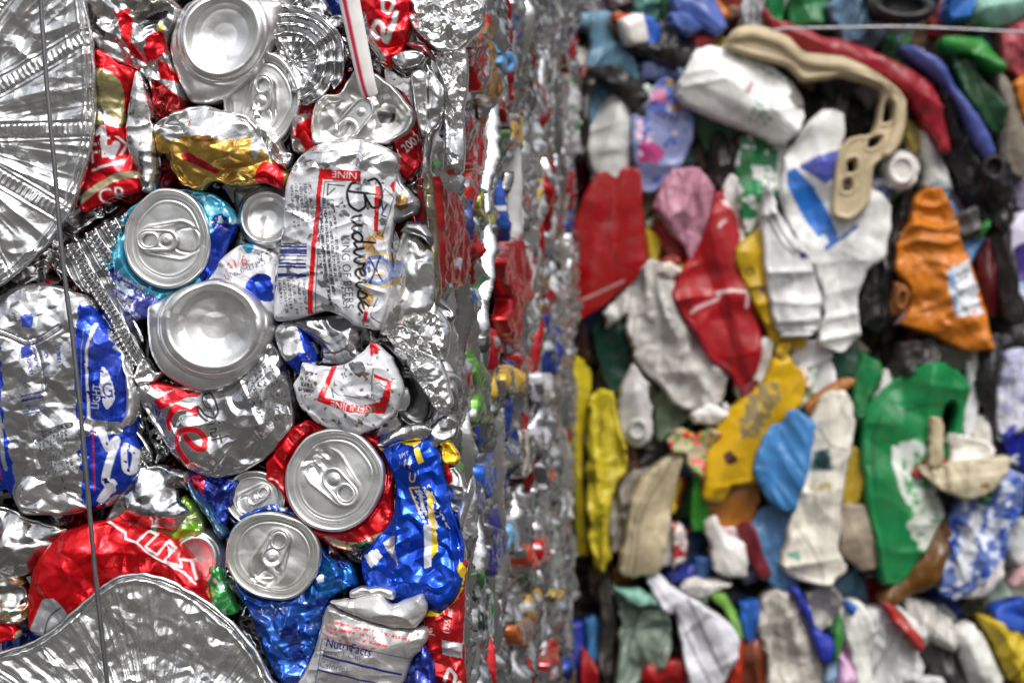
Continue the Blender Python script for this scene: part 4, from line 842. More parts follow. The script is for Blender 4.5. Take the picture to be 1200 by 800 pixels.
# creased can edges wrapping round the corner from the front to the side
for q in range(34):
    x0 = RNG.uniform(478, 512); y0 = -10+820*(q+RNG.random())/34; wd = RNG.uniform(5, 11); L = RNG.uniform(18, 48); lean = RNG.uniform(-.3, .3); sd = nseed()
    t = np.linspace(-1, 1, 9); wv = wd*(1-.7*t*t); bx = RNG.uniform(-8, 8)
    o = np.concatenate([np.stack([x0+lean*L*t+bx*t*t-wv, y0+L*t], 1), np.stack([x0+lean*L*t+bx*t*t+wv, y0+L*t], 1)[::-1]])
    if uncovered(FRONT, smooth(o, 3)) < 90: continue
    base, nm, _ = KIND[RNG.choice(bag)]
    piece('can_strip', o, RNG.uniform(-12, -3), base, None, None, nm+' creased can edge wrapping round the front corner of the bale', 'can scrap', 'creased can edges along the bale corner', dome=2, edge=2, cr=((2.2,9),(1,4)), sm=((1.5,12),), step=1.2, extra=lambda p, d: -.16*(p[:,0]-x0))
# ---- fillers between the cans of the front
n_f = 0
for gy in range(-20, 830, 46):
    for gx in list(range(-170, -20, 50))+list(range(-20, 520, 46)):
        x = gx+RNG.uniform(-16, 16); y = gy+RNG.uniform(-16, 16)
        if x > 500: continue
        out = gx < -20; r = RNG.uniform(26, 44)*(1.2 if out else 1); n = RNG.randint(6, 9); a0 = RNG.uniform(0, 6.3); el = RNG.uniform(.6, 1)
        P = []
        for i in range(n):
            a = 2*math.pi*i/n; q = RNG.uniform(.7, 1.25)*r; u = math.cos(a)*q; v = math.sin(a)*q*el
            P.append((x+u*math.cos(a0)-v*math.sin(a0), y+u*math.sin(a0)+v*math.cos(a0)))
        P = smooth(np.array(P), 4)
        if uncovered(FRONT, P, out) < (900 if out else 160): continue
        base, nm, _ = KIND[RNG.choice(bag)]; pp = Pt()
        if RNG.random() < .35: pp.blotch(RNG.choice([ALU, C(170,20,28,.55), C(40,70,170,.55), C(205,205,205,.2)]), 9, .3)
        foil = RNG.random() < .25
        ob = piece('can_scrap', P, RNG.uniform(-13, -6), base*[.8,.8,.8,1], pp if pp.ops else None, None, nm+' scrap of crushed can wedged in a gap behind the front cans', 'can scrap', 'can scraps in the gaps of the front', dome=3, crisp=True, mat=MFOIL if foil else MCAN, cr=((4,10),(2.2,5)), step=1.5)
        n_f += 1
# ---- the packed mass inside
def mass(name, label, P0, P1s, zlo, zhi, step, amp, pal, mat, seed, cell, top=True):
    """Crumpled mass of a bale behind its outer pieces: the outer skin follows the plan polyline P1s from zlo to zhi."""
    pl = np.array(P1s, float); seg = np.linalg.norm(np.diff(pl, axis=0), axis=1); cum = np.concatenate([[0], np.cumsum(seg)])
    nu = int(cum[-1]/step); nv = int((zhi-zlo)/step); u = np.linspace(0, cum[-1], nu+1); v = np.linspace(zlo, zhi, nv+1)
    x = np.interp(u, cum, pl[:,0]); y = np.interp(u, cum, pl[:,1])
    tx = np.gradient(x, u); ty = np.gradient(y, u); l = np.hypot(tx, ty); nx = ty/l; ny = -tx/l
    U, V = np.meshgrid(u, v); f = 1000/1.0
    h = sum(a*cnoise(U*f/s, V*f/s, seed+i) for i, (a, s) in enumerate(amp))*.001
    Px = x[None]+nx[None]*h; Py = y[None]+ny[None]*h
    ii = np.arange(nv)[:,None]*(nu+1)+np.arange(nu)[None]; ii = ii.ravel()
    F = np.stack([ii, ii+1, ii+nu+2, ii+nu+1], 1); VV = np.stack([Px.ravel(), Py.ravel(), V.ravel()], 1)
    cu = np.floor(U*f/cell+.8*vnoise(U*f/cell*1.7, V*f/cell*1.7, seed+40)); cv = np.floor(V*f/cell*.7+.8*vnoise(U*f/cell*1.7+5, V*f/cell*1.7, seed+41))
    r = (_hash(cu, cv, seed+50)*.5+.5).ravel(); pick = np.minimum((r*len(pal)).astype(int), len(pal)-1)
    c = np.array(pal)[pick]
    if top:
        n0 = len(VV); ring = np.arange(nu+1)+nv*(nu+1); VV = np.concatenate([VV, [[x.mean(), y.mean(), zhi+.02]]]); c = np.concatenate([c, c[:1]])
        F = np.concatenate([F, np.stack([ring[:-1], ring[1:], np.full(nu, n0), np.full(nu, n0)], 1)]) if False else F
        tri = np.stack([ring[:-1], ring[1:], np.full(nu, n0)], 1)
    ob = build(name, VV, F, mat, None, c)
    ob['kind'] = 'stuff'; ob['label'] = label; ob['category'] = 'packed scrap'
    return ob
a = FRONT.O-FRONT.W*.022; sd_ = np.array([math.sin(YAW), math.cos(YAW)]); fr = np.array([math.cos(YAW), -math.sin(YAW)])
c0 = CORNER[:2]-fr*.024+sd_*.022
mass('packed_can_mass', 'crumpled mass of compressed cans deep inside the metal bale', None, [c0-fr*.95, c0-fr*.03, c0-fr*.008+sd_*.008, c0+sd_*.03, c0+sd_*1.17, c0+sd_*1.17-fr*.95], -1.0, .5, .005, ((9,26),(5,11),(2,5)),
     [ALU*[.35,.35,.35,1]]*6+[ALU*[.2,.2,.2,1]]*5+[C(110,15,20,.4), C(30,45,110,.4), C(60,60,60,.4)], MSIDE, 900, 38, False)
# ================================================================= the bale of plastic behind
PG = 'plastic pieces packed in the rear bale'
EDGE = []
def Pp(): return Paint(REAR)
def pl(name, label, cat, o, z, col, g=.55, paint=None, mat=None, dome=9, edge=3.5, cr=((1.8,40),(.5,14)), sm=((3,50),), fold=((3.5,26,80,5),), step=2.0, group=None, parent=None, bend=.38, grow=1.06, rag=1.6, **kw):
    base = C(*[c*(.85 if max(col[:3])-min(col[:3]) > 45 else 1.06 if min(col[:3]) > 140 else 1.0) for c in col[:3]]); base[3] = min(.95, g*1.15)
    if grow != 1:
        z = (z-28)*1.7+28
        if isinstance(o, str): EDGE.append((pts(o), z))
    return piece(name, o, z, base, paint, parent, label, cat, group, REAR, step, mat or MPLA, dome*.4, edge*.55, cr, sm, fold, 40, bend=bend, grow=grow, rag=rag, wob=1.6, ten=.25, **kw)
def Q(r, g, b, a=.5):
    f = .87 if max(r, g, b)-min(r, g, b) > 45 else 1
    return C(r*f, g*f, b*f, a)
W_ = (206,206,204); K_ = (26,25,25)
pl('bottle', 'pale blue squeezed bottle behind the black strap', 'bottle', 'N:140,70 270,70 290,160 350,230 392,290 388,350 300,320 290,400 190,520 150,340 190,210 180,150 140,130', 18, (120,165,195), .35, fold=((5,18,8,4),))
pl('plastic_strap', 'black strap bent into an arch over the pale blue and white bottles', 'strap', 'N:210,285 300,285 430,400 420,490 385,490 290,390 225,350 195,420 182,640 130,690 105,640 150,420 170,310', 36, K_, .3, dome=6, edge=6)
pl('bottle', 'smooth white bottle below the black arched strap', 'bottle', 'N:290,405 355,440 365,560 345,735 230,770 180,660 170,560 220,480', 24, W_, .4, cr=((1.2,30),), dome=14)
pp = Pp().poly(Q(215,120,160), 'N:440,400 500,380 510,450 440,470').poly(Q(170,120,90), 'N:510,400 580,390 570,480 520,460').poly(Q(205,60,140), 'N:400,600 440,590 500,660 460,700 400,690', wob=4).poly(Q(215,180,60), 'N:490,340 590,345 580,365 480,362').text(Q(35,50,130), 'Suavi', 'N:425,470', 20, -28, .95, 0, .5).blotch(Q(225,190,205), 10, .35, 'N:380,520 600,540 560,700 430,760').blotch(Q(85,105,190), 14, .3)
pl('bottle', 'lilac and pink printed bottle with tilted blue lettering', 'bottle', 'N:440,395 500,345 590,365 622,470 612,600 560,720 460,800 400,790 370,640 365,510 420,440', 26, (150,160,210), .35, pp, step=1.5)
pp = Pp().poly(Q(150,180,165), 'N:760,215 900,255 1040,350 1050,370 900,290', fr=.5).poly(Q(200,150,165), 'N:850,350 880,355 860,410 840,400', fr=.5).rows(Q(120,170,150), 'N:890,395', 34, 36, -14, 6, .75, 4).poly(Q(110,108,105), 'N:1030,340 1095,400 1095,470 1050,440', wob=4)
pl('jug', 'big dented white jug with faint green print below the cream handle frame', 'jug', 'N:650,225 730,205 900,250 1050,360 1092,450 1062,560 990,602 920,570 780,510 620,450 575,400 585,340', 46, (215,215,212), .35, pp, dome=20, cr=((1.6,34),), step=1.6)
hp = piece('handle_frame', '850,52 858,37 872,30 895,31 925,44 944,61 988,66 1018,80 1048,102 1062,118 1060,154 1050,176 1024,196 1020,233 1005,252 993,258 977,252 977,230 982,185 996,162 1021,157 1029,143 1035,105 1018,96 990,88 968,91 941,93 925,77 900,70 870,62', 70, Q(212,192,155,.35), None, None, 'long cream plastic handle frame arching over the white jug', 'handle', None, REAR, 1.4, MPLA, 1, 1.2, ((.8,30),), ((3,60),), None, 30, wob=.4, extra=lambda p, d: 7*np.exp(-(nearest(p, [smooth(pts('852,44 880,40 915,50 945,72 990,78 1025,92 1050,112 1052,150 1040,180'), 5, False)], False)[0]/6.5)**4)+2.5*np.exp(-((d-3)/1.6)**2), holes=('1038,117 1047,122 1046,140 1034,143', '1019,163 1033,160 1028,170 1017,174', '993,190 1002,187 1003,200 993,202', '988,212 997,210 998,222 988,224'))
BYL = {}
PLST = [
 ('bottle','dark green flattened bottle under the big white jug','bottle','N:620,450 740,490 850,560 830,610 720,600 690,640 640,560',22,(35,75,50),.4,12),
 ('plastic_bag','black wrinkled bag below the dark green bottle','bag','N:720,580 830,560 865,640 800,760 740,800 700,760 690,660',20,(30,28,28),.4,10),
 ('plastic_scrap','periwinkle blue rolled plastic at the top edge','scrap','N:540,-20 700,-20 762,110 720,145 640,100 560,60',30,(85,110,190),.3,12),
 ('plastic_scrap','small periwinkle blue fold under the rolled blue plastic','scrap','N:520,60 600,60 665,120 600,145 540,110',34,(80,105,180),.3,8),
 ('plastic_scrap','bright blue chip beside the white cup','scrap','N:415,70 485,110 475,215 420,190',30,(30,95,200),.2,6),
 ('cup','crushed white cup beside the bright blue chip','cup','N:310,90 410,60 432,170 345,192',34,(215,210,205),.3,8),
 ('plastic_scrap','orange red plastic strip on top of the white cup','scrap','N:280,60 390,60 400,90 300,100',30,(205,70,35),.4,6),
 ('plastic_bag','black crumpled bag left of the big white jug','bag','N:480,90 560,110 665,200 640,295 590,305 540,290 400,240 345,200 470,190',26,(32,31,33),.3,14),
 ('plastic_scrap','small dark red piece tucked above the white jug','scrap','N:600,140 720,165 700,225 650,205',24,(165,25,35),.4,6),
 ('plastic_box','mid green box at the top edge left of the light blue bag','box','N:940,-20 1005,-20 1005,112 940,112',26,(25,125,65),.3,6),
 ('plastic_sheet','white and grey striped sheet at the top edge','sheet','N:850,-20 932,-20 930,110 850,100',24,(190,192,195),.5,6),
 ('plastic_scrap','small orange plastic at the top edge','scrap','N:715,-20 780,60 745,85 715,30',22,(215,120,35),.4,6),
 ('plastic_sheet','lavender folded sheet left of the white jug','sheet','N:400,270 470,265 575,320 560,345 440,338 400,345',20,(140,155,205),.35,6),
 ('plastic_scrap','greyish white scrap beside the metal bale edge','scrap','N:120,200 185,215 165,300 115,275',16,(175,172,165),.5,8),
 ('plastic_scrap','brown orange plastic at the top left of the rear bale','scrap','N:-40,-20 130,-20 150,100 60,125 0,80',20,(135,90,60),.5,10),
 ('plastic_scrap','lime green cap at the top left of the rear bale','scrap','N:60,-20 135,-20 100,45 70,30',36,(140,195,60),.2,6),
 ('plastic_pipe','long crimson bent tube running behind the cream frame','tube','O:10,55 60,105 150,125 240,165 330,178 480,236 620,315 685,370 725,470 765,625 720,622 655,520 590,410 500,340 420,290 320,250 200,228 130,192 50,140',40,(165,24,44),.35,12),
 ('plastic_strip','long blue violet strip curving beside the crimson tube','strip','O:570,215 640,210 745,280 805,380 885,480 955,620 940,672 895,625 825,490 765,390 700,325 620,260',44,(75,90,170),.3,8),
 ('plastic_bag','black shiny sack hanging right of the crimson tube','bag','O:720,370 800,400 880,500 920,620 1030,690 1045,780 1040,900 1000,1000 900,900 830,800 760,620',34,(20,20,22),.25,16),
 ('plastic_scrap','dark green leafy fold beside the blue violet strip','scrap','O:785,215 860,260 950,380 1015,460 985,565 920,520 840,400 800,320',30,(22,70,36),.3,10),
 ('plastic_scrap','bright green leaf shaped piece under the thin wire','scrap','O:745,165 920,165 1005,290 960,305 860,232 770,222',36,(38,140,50),.3,8),
 ('bucket','black bucket rim seen from below at the top edge','bucket','O:430,-30 720,-30 690,70 570,100 460,60',40,(24,26,30),.25,12),
 ('plastic_bag','light blue bag hanging over the wire','bag','O:250,20 400,-20 432,100 392,172 330,172 290,100',30,(115,155,185),.35,12),
 ('plastic_scrap','bright blue fold at the top edge right of the bucket','scrap','O:770,-20 895,-20 865,70 790,85 758,50',32,(45,120,210),.3,8),
 ('tub','pale mint green tub at the top right corner','tub','O:900,-20 1110,-20 1110,40 1070,75 960,115 880,62',34,(150,200,182),.35,12),
 ('plastic_box','deep green box at the top edge behind the light blue bag','box','O:110,-20 245,-20 235,98 100,92',24,(20,118,60),.3,6),
 ('plastic_bag','pinkish red bag at the right edge under the wire','bag','O:980,140 1110,90 1110,310 1010,285',26,(190,85,95),.4,10),
 ('plastic_board','grey brown flat board at the right edge','board','O:940,290 1000,320 1110,500 1110,730 1010,705 980,560 1000,460',22,(130,120,108),.6,4),
 ('plastic_scrap','orange chip at the right edge beside the grey board','scrap','O:1055,350 1110,320 1110,510 1075,450',28,(225,130,30),.3,6),
 ('bottle','round white bottle base below the end of the cream frame','bottle','O:500,700 560,645 632,680 642,740 600,802 520,790',40,(215,210,205),.3,12),
 ('plastic_scrap','olive yellow fold inside the bend of the cream frame','scrap','O:590,500 640,540 662,630 620,655 580,590',26,(165,145,60),.5,8),
 ('plastic_sheet','white translucent film beside the round bottle base','sheet','O:640,560 740,640 765,800 665,800 660,680',24,(170,170,168),.5,8),
 ('bottle','red flat sided bottle against the metal bale','bottle','P:222,30 390,8 402,170 424,380 350,480 200,590 110,620 100,350 150,150',26,(168,8,14),.25,14),
 ('plastic_bag','pink crumpled bag between two red bottles','bag','P:490,70 560,0 650,10 702,80 692,200 640,330 610,385 580,300 490,200 468,150',32,(208,145,168),.35,14),
 ('plastic_scrap','scarlet fold tucked under the pink bag','scrap','P:465,210 590,310 605,390 550,405 490,320',20,(165,14,10),.3,8),
 ('plastic_strip','torn white strip along the edge of the tall red bottle','strip','P:790,20 850,90 862,280 830,335 808,230 750,120',28,(205,200,198),.5,6),
 ('plastic_bag','grey white torn bag hanging below the scarlet fold','bag','755,313 772,310 795,335 788,355 805,380 830,417 850,435 838,470 815,478 790,468 765,440 745,418 738,395 735,370 715,387 712,370 730,345',26,(175,172,168),.5,16),
 ('plastic_scrap','small cream white lump above the grey torn bag','scrap','P:490,398 530,388 578,430 540,462 478,440',34,(215,205,195),.4,8),
 ('bottle','dark green glossy bottle beside the yellow strip','bottle','P:230,620 350,490 362,800 340,930 300,980 250,880 200,700',16,(16,62,52),.3,12),
 ('plastic_strip','thin yellow sliver between the red bottle and scarlet fold','strip','P:425,245 492,300 482,392 438,402',18,(215,185,40),.4,6),
 ('plastic_bag','black glossy bag left of the orange bottle','bag','Q:600,90 622,200 575,330 555,430 602,520 570,600 480,682 420,640 395,520 440,370 530,200',30,(24,24,26),.25,14),
 ('bottle','sky blue plastic between the orange bottle and grey box','bottle','Q:745,85 830,200 915,270 850,395 818,300 780,190',28,(88,145,205),.3,8),
 ('plastic_box','small dark grey box above the orange bottle label','box','Q:788,210 880,158 915,250 830,278',40,(85,82,82),.4,6),
 ('plastic_scrap','maroon flat piece right of the orange bottle','scrap','Q:895,330 962,300 992,600 925,612 888,480',26,(88,12,22),.3,6),
 ('plastic_scrap','black folded piece beside the maroon piece','scrap','Q:955,290 1045,200 1062,500 1085,640 1000,622',30,(26,25,26),.3,10),
 ('bottle','white and purple bottle at the right edge','bottle','Q:1035,245 1110,190 1110,560 1050,485',34,(200,195,212),.3,8),
 ('plastic_scrap','blue and white crumpled film behind the end of the cream frame','film','Q:435,25 522,60 512,150 480,232 368,192 400,100',34,(70,100,185),.4,10),
 ('plastic_ring','brown orange ring at the lower left of the orange bottle','ring','Q:540,478 605,510 585,600 525,612',36,(170,105,50),.4,6),
 ('plastic_strip','tall yellow strip along the metal bale','strip','668,410 680,425 692,440 692,470 684,515 683,560 690,640 676,640 672,540 666,470',16,(218,196,30),.35,8),
 ('plastic_bag','yellow draped plastic sheet hanging in two folds beside the yellow strip','sheet','R:190,270 215,238 255,228 290,240 300,330 325,420 352,490 345,555 305,590 280,660 265,800 282,900 248,960 210,920 182,800 178,560 186,400',30,(222,202,48),.35,12),
 ('bottle','translucent grey white bottle neck right of the yellow glove','bottle','R:370,100 425,180 445,280 452,380 400,442 340,422 308,320 320,220',28,(178,176,174),.4,14),
 ('bottle','amber brown translucent bottle under the big yellow bottle','bottle','R:690,600 890,590 905,690 865,790 800,860 740,800 690,720',26,(190,120,42),.45,10),
 ('bottle','rounded bright blue bottle beside the big yellow bottle','bottle','920,485 936,484 950,498 949,520 940,560 930,592 915,594 900,580 888,562 884,540 895,512',38,(70,142,208),.25,16),
 ('bottle','duller blue bottle lower half under the bright blue bottle','bottle','880,615 900,594 925,592 938,602 927,660 937,690 915,692 895,672 880,642',26,(88,138,190),.35,12),
 ('plastic_rod','cream rod inside the handle opening of the green jug','rod','T:700,328 740,328 748,400 738,520 690,526 694,420',50,(210,192,155),.35,6),
 ('bowl','beige half bowl resting against the green jug','bowl','T:668,540 1022,503 992,590 930,652 840,668 740,622',52,(178,168,142),.4,10),
 ('bottle','small emerald bottle with narrow neck left of the green jug','bottle','T:400,55 470,85 485,150 432,230 422,322 375,312 362,180',32,(20,128,68),.3,10),
 ('plastic_rod','amber brown stick above the dirty white bottle','rod','T:158,260 300,168 362,155 358,192 250,242 190,315',34,(180,115,50),.4,6),
 ('plastic_bag','charcoal clump of film above the green jug','bag','T:560,10 700,-10 745,60 700,102 640,112 560,172 525,100',28,(44,40,40),.4,12),
 ('plastic_scrap','brownish grey block right of the charcoal clump','scrap','T:700,15 862,15 852,132 760,112',24,(120,112,106),.5,8),
 ('bottle','slim white bottle between the emerald bottle and the green jug','bottle','T:500,128 542,138 552,190 430,312 436,240',24,(205,202,196),.4,8),
 ('bottle','white bottle shoulder above the beige half bowl','bottle','T:800,398 950,438 962,490 870,512 788,512',36,(212,210,205),.4,10),
 ('bottle','black bottle with pointed end near the right edge','bottle','T:915,-10 1005,-10 982,160 972,322 930,292 882,182 900,120',38,(24,24,26),.25,10),
 ('plastic_sheet','lavender grey creased sheet at the right edge','sheet','T:1000,70 1110,50 1110,330 1010,405 978,300',32,(165,165,190),.45,10),
 ('plastic_scrap','ultramarine corner piece at the right edge','scrap','T:1005,400 1110,300 1110,560 1060,500',34,(32,42,165),.3,8),
 ('plastic_strip','narrow white strip left of the black bottle','strip','T:860,60 902,30 902,250 850,425 828,340',30,(205,205,208),.4,6),
 ('plastic_scrap','cream white fold below the black bottle','scrap','T:848,330 932,310 952,445 860,402',28,(210,206,198),.4,8),
 ('bottle','mustard yellow bottle between the dirty white bottle and green jug','bottle','T:328,468 392,468 404,600 372,702 318,692',26,(200,168,44),.4,10),
 ('plastic_scrap','grey brown rounded plate right of the dirty white bottle','plate','Y:335,-20 480,-20 555,180 542,252 450,264 345,195',30,(142,128,112),.5,8),
 ('bottle','brown amber glossy bottle under the green jug','bottle','Y:822,30 852,120 785,335 640,395 560,422 538,392 700,220 760,110',34,(112,72,24),.3,10),
 ('plastic_scrap','dark teal green scrap above the amber stick','scrap','T:265,25 382,15 374,150 290,165 255,90',24,(18,75,60),.35,10),
 ('cup','tan fluted cup lying on its side at the seam','cup','790,533 798,540 787,590 779,640 771,666 745,674 727,665 731,640 740,590 755,560',36,(178,164,134),.55,10),
 ('plastic_tube','fresh green tube standing under the confetti film','tube','812,553 823,556 831,575 828,618 812,617',30,(60,170,52),.3,7),
 ('jug','small white jug between the green tube and maroon strip','jug','X:748,60 790,28 855,110 932,150 934,290 850,298 790,262 778,160',34,(214,210,205),.35,10),
 ('plastic_strip','maroon strip beside the duller blue bottle','strip','X:905,90 962,58 1054,282 1000,305',34,(125,28,44),.4,6),
 ('bottle','pale grey bottle right of the tan cup','bottle','X:518,110 560,68 604,80 615,232 518,234',26,(178,176,174),.4,9),
 ('plastic_film','white and red printed film right of the pale grey bottle','film','X:588,70 642,66 664,160 655,222 600,255',30,(205,195,190),.4,6),
 ('plastic_scrap','rusty orange scrap in the dark gap at the seam','scrap','X:310,255 360,268 424,290 402,335 318,352',10,(155,90,32),.5,8),
 ('plastic_scrap','royal blue rounded piece under the white and red film','scrap','X:568,290 690,248 694,302 600,324',20,(40,55,165),.3,8),
 ('plastic_scrap','mid blue square piece in the seam below the green tube','scrap','X:698,215 772,208 764,305 700,305',18,(50,100,170),.35,6),
 ('plastic_cloth','grey green limp sheet in the lower bale','sheet','X:318,370 370,358 440,440 552,458 584,560 562,690 450,765 330,830 352,520 338,420',24,(118,134,122),.45,8),
 ('plastic_scrap','red block at the bottom edge under the grey green sheet','scrap','X:465,722 652,698 695,830 465,830',30,(182,22,24),.3,8),
 ('plastic_strip','red orange strip right of the pleated white sheet','strip','X:880,558 934,620 905,830 850,830',26,(200,55,30),.35,6),
 ('bottle','blue bottle shoulder right of the lime strip','bottle','X:908,438 982,416 1014,500 962,624 928,570',28,(38,100,195),.3,9),
 ('plastic_scrap','rust brown sheet at the bottom under the blue shoulder','sheet','X:918,640 1004,588 1044,700 1094,830 918,830',24,(142,68,38),.45,8),
 ('plastic_bag','dirty white sack right of the rust brown sheet','bag','895,702 910,692 935,700 948,715 956,750 962,815 903,815 900,770 892,740',32,(178,172,164),.6,14),
 ('plastic_scrap','deep blue strip against the metal bale in the lower bale','strip','X:98,545 172,530 184,620 152,830 95,830',8,(34,52,165),.3,8),
 ('plastic_strip','sky blue strip next to the deep blue strip','strip','X:186,510 240,495 242,695 188,660',8,(72,142,205),.3,6),
 ('plastic_scrap','red wedge below the sky blue strip','scrap','X:176,660 244,742 234,830 166,830',26,(180,26,32),.35,6),
 ('plastic_film','dark smoky film hanging left of the grey green sheet','film','X:250,330 322,350 334,560 302,830 248,730',14,(62,60,58),.5,8),
 ('plastic_film','white rumpled film along the seam above the lime strip','film','X:688,308 855,338 735,404 638,352',26,(205,202,196),.5,8),
 ('plastic_strip','lime green thin strip arching over the pleated white sheet','strip','X:778,392 842,388 894,480 914,584 880,584 848,480',32,(125,185,75),.35,5),
 ('plastic_cloth','teal band on top of the grey green sheet','band','X:318,358 452,368 554,450 440,442 368,420',34,(120,165,150),.4,5),
 ('spoon','royal blue spoon hanging down in the lower bale','spoon','Y:108,368 152,378 204,460 226,540 294,592 292,692 250,692 212,600 176,500',44,(44,58,182),.25,7),
 ('plastic_film','grey rumpled film right of the blue spoon','film','Y:178,368 302,348 344,402 322,522 232,545 202,460',28,(158,154,148),.55,10),
 ('bottle','tiny green bottle beside the blue spoon','bottle','Y:318,498 348,508 344,620 322,694 292,674 300,570',40,(60,140,60),.3,8),
 ('bottle','smooth white bottle in the lower bale right of the tiny green bottle','bottle','Y:338,470 440,428 494,560 484,700 505,830 420,830 400,680 350,560',34,(202,202,196),.4,14),
 ('plastic_sheet','translucent white folded sheet at the bottom edge','sheet','Y:478,468 562,468 645,570 704,650 724,760 822,748 826,830 500,830 488,640',28,(190,190,190),.45,10),
 ('plastic_strip','red edged strip slanting over the translucent sheet','strip','Y:548,428 600,448 724,608 702,645 640,572 570,482',42,(188,36,36),.35,5),
 ('plastic_strip','white band right of the red edged strip','strip','Y:598,436 694,508 726,582 702,596',38,(205,204,200),.4,5),
 ('plastic_bag','dark grey bag beside the white upright bottle at bottom right','bag','Y:738,558 852,620 934,830 830,830 718,682',24,(52,50,52),.4,12),
 ('bottle','white upright bottle near the bottom right corner','bottle','Y:878,570 960,538 1014,590 1104,770 1085,830 960,830 918,700',36,(206,206,202),.4,14),
 ('plastic_bag','yellow bag in the bottom right corner','bag','Y:998,488 1220,568 1220,830 1110,745 1048,602',32,(218,190,40),.35,12),
 ('plastic_scrap','cobalt blue fold above the yellow bag','scrap','Y:1068,452 1220,412 1220,560 1080,524',36,(30,80,190),.3,9),
 ('plastic_film','lilac pink film at the bottom edge left of the smooth white bottle','film','Y:338,575 444,700 476,830 335,830',28,(205,165,198),.35,7),
 ('plastic_scrap','baby blue chip below the tiny green bottle','scrap','Y:268,702 324,688 314,785 268,795',36,(150,180,215),.3,5),
 ('plastic_film','pearly crinkled film at the seam above the dark grey bag','film','Y:648,390 822,478 884,560 862,645 700,562',28,(178,176,172),.55,8),
 ('bottle','white bottle tail at the seam under the blue patterned bag','bottle','Y:925,332 1102,200 1094,312 1004,392 916,394',32,(208,206,202),.4,10),
 ('plastic_strip','pale pink narrow strip at the right edge of the seam','strip','Y:1148,335 1220,210 1220,280 1168,355',36,(210,170,172),.35,5),
 ('plastic_scrap','small cobalt chip on the smooth white bottle of the lower bale','scrap','Y:375,430 412,428 412,462 388,478',48,(40,110,205),.3,4),
 ('plastic_scrap','crimson cap beside the big yellow bottle handle','scrap','R:832,180 900,160 918,200 850,238',30,(120,18,36),.35,7),
 ('screw_cap','white screw cap between the tall red bottle and the yellow bottle','bottle cap','R:900,0 975,0 925,170 874,150',32,(212,210,206),.35,8),
 ('plastic_scrap','white torn flake below the grey torn bag','scrap','R:620,310 700,270 775,310 720,352 640,345',34,(212,210,206),.4,8),
 ('plastic_strip','thin red sliver left of the green tube','strip','R:560,600 590,540 606,560 570,700 545,720',24,(175,30,34),.4,5),
 ('plastic_strip','thin yellow sliver beside the tan fluted cup','strip','R:520,640 560,560 570,600 545,720 520,720',22,(220,190,44),.4,5),
 ('plastic_film','cloudy grey film between the yellow glove and tan cup','film','R:270,640 360,560 470,540 440,600 370,690 345,860 270,900',20,(135,128,120),.5,9),
 ('plastic_scrap','white flat chip beside the amber stick','scrap','T:180,100 260,70 285,170 175,225',26,(210,210,212),.4,6),
 ('plastic_scrap','light grey wedge above the rounded bright blue bottle','scrap','T:130,0 240,0 265,70 120,135 70,120',30,(200,200,204),.4,7),
 ('plastic_strip','black and yellow striped clip above the big yellow bottle','clip','T:40,20 90,10 80,80 45,70',44,(225,180,30),.2,5),
 ('plastic_film','pale mint film right of the big yellow bottle','film','T:140,140 190,110 185,230 120,300 110,270',26,(175,200,185),.45,6),
 ('plastic_bag','grey white limp bag at the right edge of the seam','bag','Y:1100,140 1160,60 1220,40 1220,230 1165,260',26,(172,172,174),.5,9)]
for nm, lb, ct, o, z, c, g, dm in PLST:
    s = nseed(); soft = nm in ('plastic_bag','plastic_film','plastic_sheet','plastic_cloth','glove')
    pp = None
    if nm == 'plastic_film' and 'red printed' in lb: pp = Pp().blotch(Q(190,30,50), 8, .2)
    if 'blue and white crumpled' in lb: pp = Pp().blotch(Q(210,215,225), 9, .25)
    if 'white and purple' in lb: pp = Pp().poly(Q(75,50,150), 'Q:1040,340 1110,320 1110,480 1050,470', wob=3).poly(Q(150,190,225), 'Q:1050,480 1110,480 1110,530')
    if 'striped sheet' in lb: pp = Pp().line(Q(120,125,130), 'N:868,-20 872,105', 3).line(Q(120,125,130), 'N:895,-20 898,105', 3)
    if 'black and yellow' in lb: pp = Pp().line(Q(20,20,20,.2), 'T:50,60 80,40', 3).line(Q(20,20,20,.2), 'T:60,25 88,20', 3)
    if 'tan fluted' in lb: pp = Pp().line(Q(90,80,60), '742,672 752,600 785,545', 2).line(Q(110,98,74), '735,668 745,600 770,556', 1.5)
    if 'grey box' in lb or 'beige half' in lb: pp = Pp().poly(Q(150,105,60), 'T:905,605 935,600 935,625 910,628', wob=2)
    if 'lavender grey' in lb: pp = Pp().blotch(Q(205,205,212), 8, .2)
    if soft: BYL[lb] = pl(nm, lb, ct, o, z, c, g, pp, MGLOSS if 'black' in lb or 'glossy' in lb else None, dm, 5, ((4,26),(1.5,11)), ((5,36),), ((6,18,s % 40-20,5),(2,8,s % 50-25,5)), 1.6, rag=3.2)
    elif 'flat sided' in lb: BYL[lb] = pl(nm, lb, ct, o, z, c, g, Pp().line(Q(205,195,195), 'P:130,560 200,530 330,470', 1.4).line(Q(120,5,10), 'P:280,120 262,260 300,400', 3), MGLOSS, 12, 3, ((1.2,44),), ((2,60),), ((1.6,34,12,5),), 1.6, bend=.22)
    else: BYL[lb] = pl(nm, lb, ct, o, z, c, g, pp, MGLOSS if 'glossy' in lb else None, dm, 3, ((2,40),(.6,14)), ((2.5,50),), ((3.2,28,s % 50-25,5),(.8,11,s % 70-35,5)), 1.7)
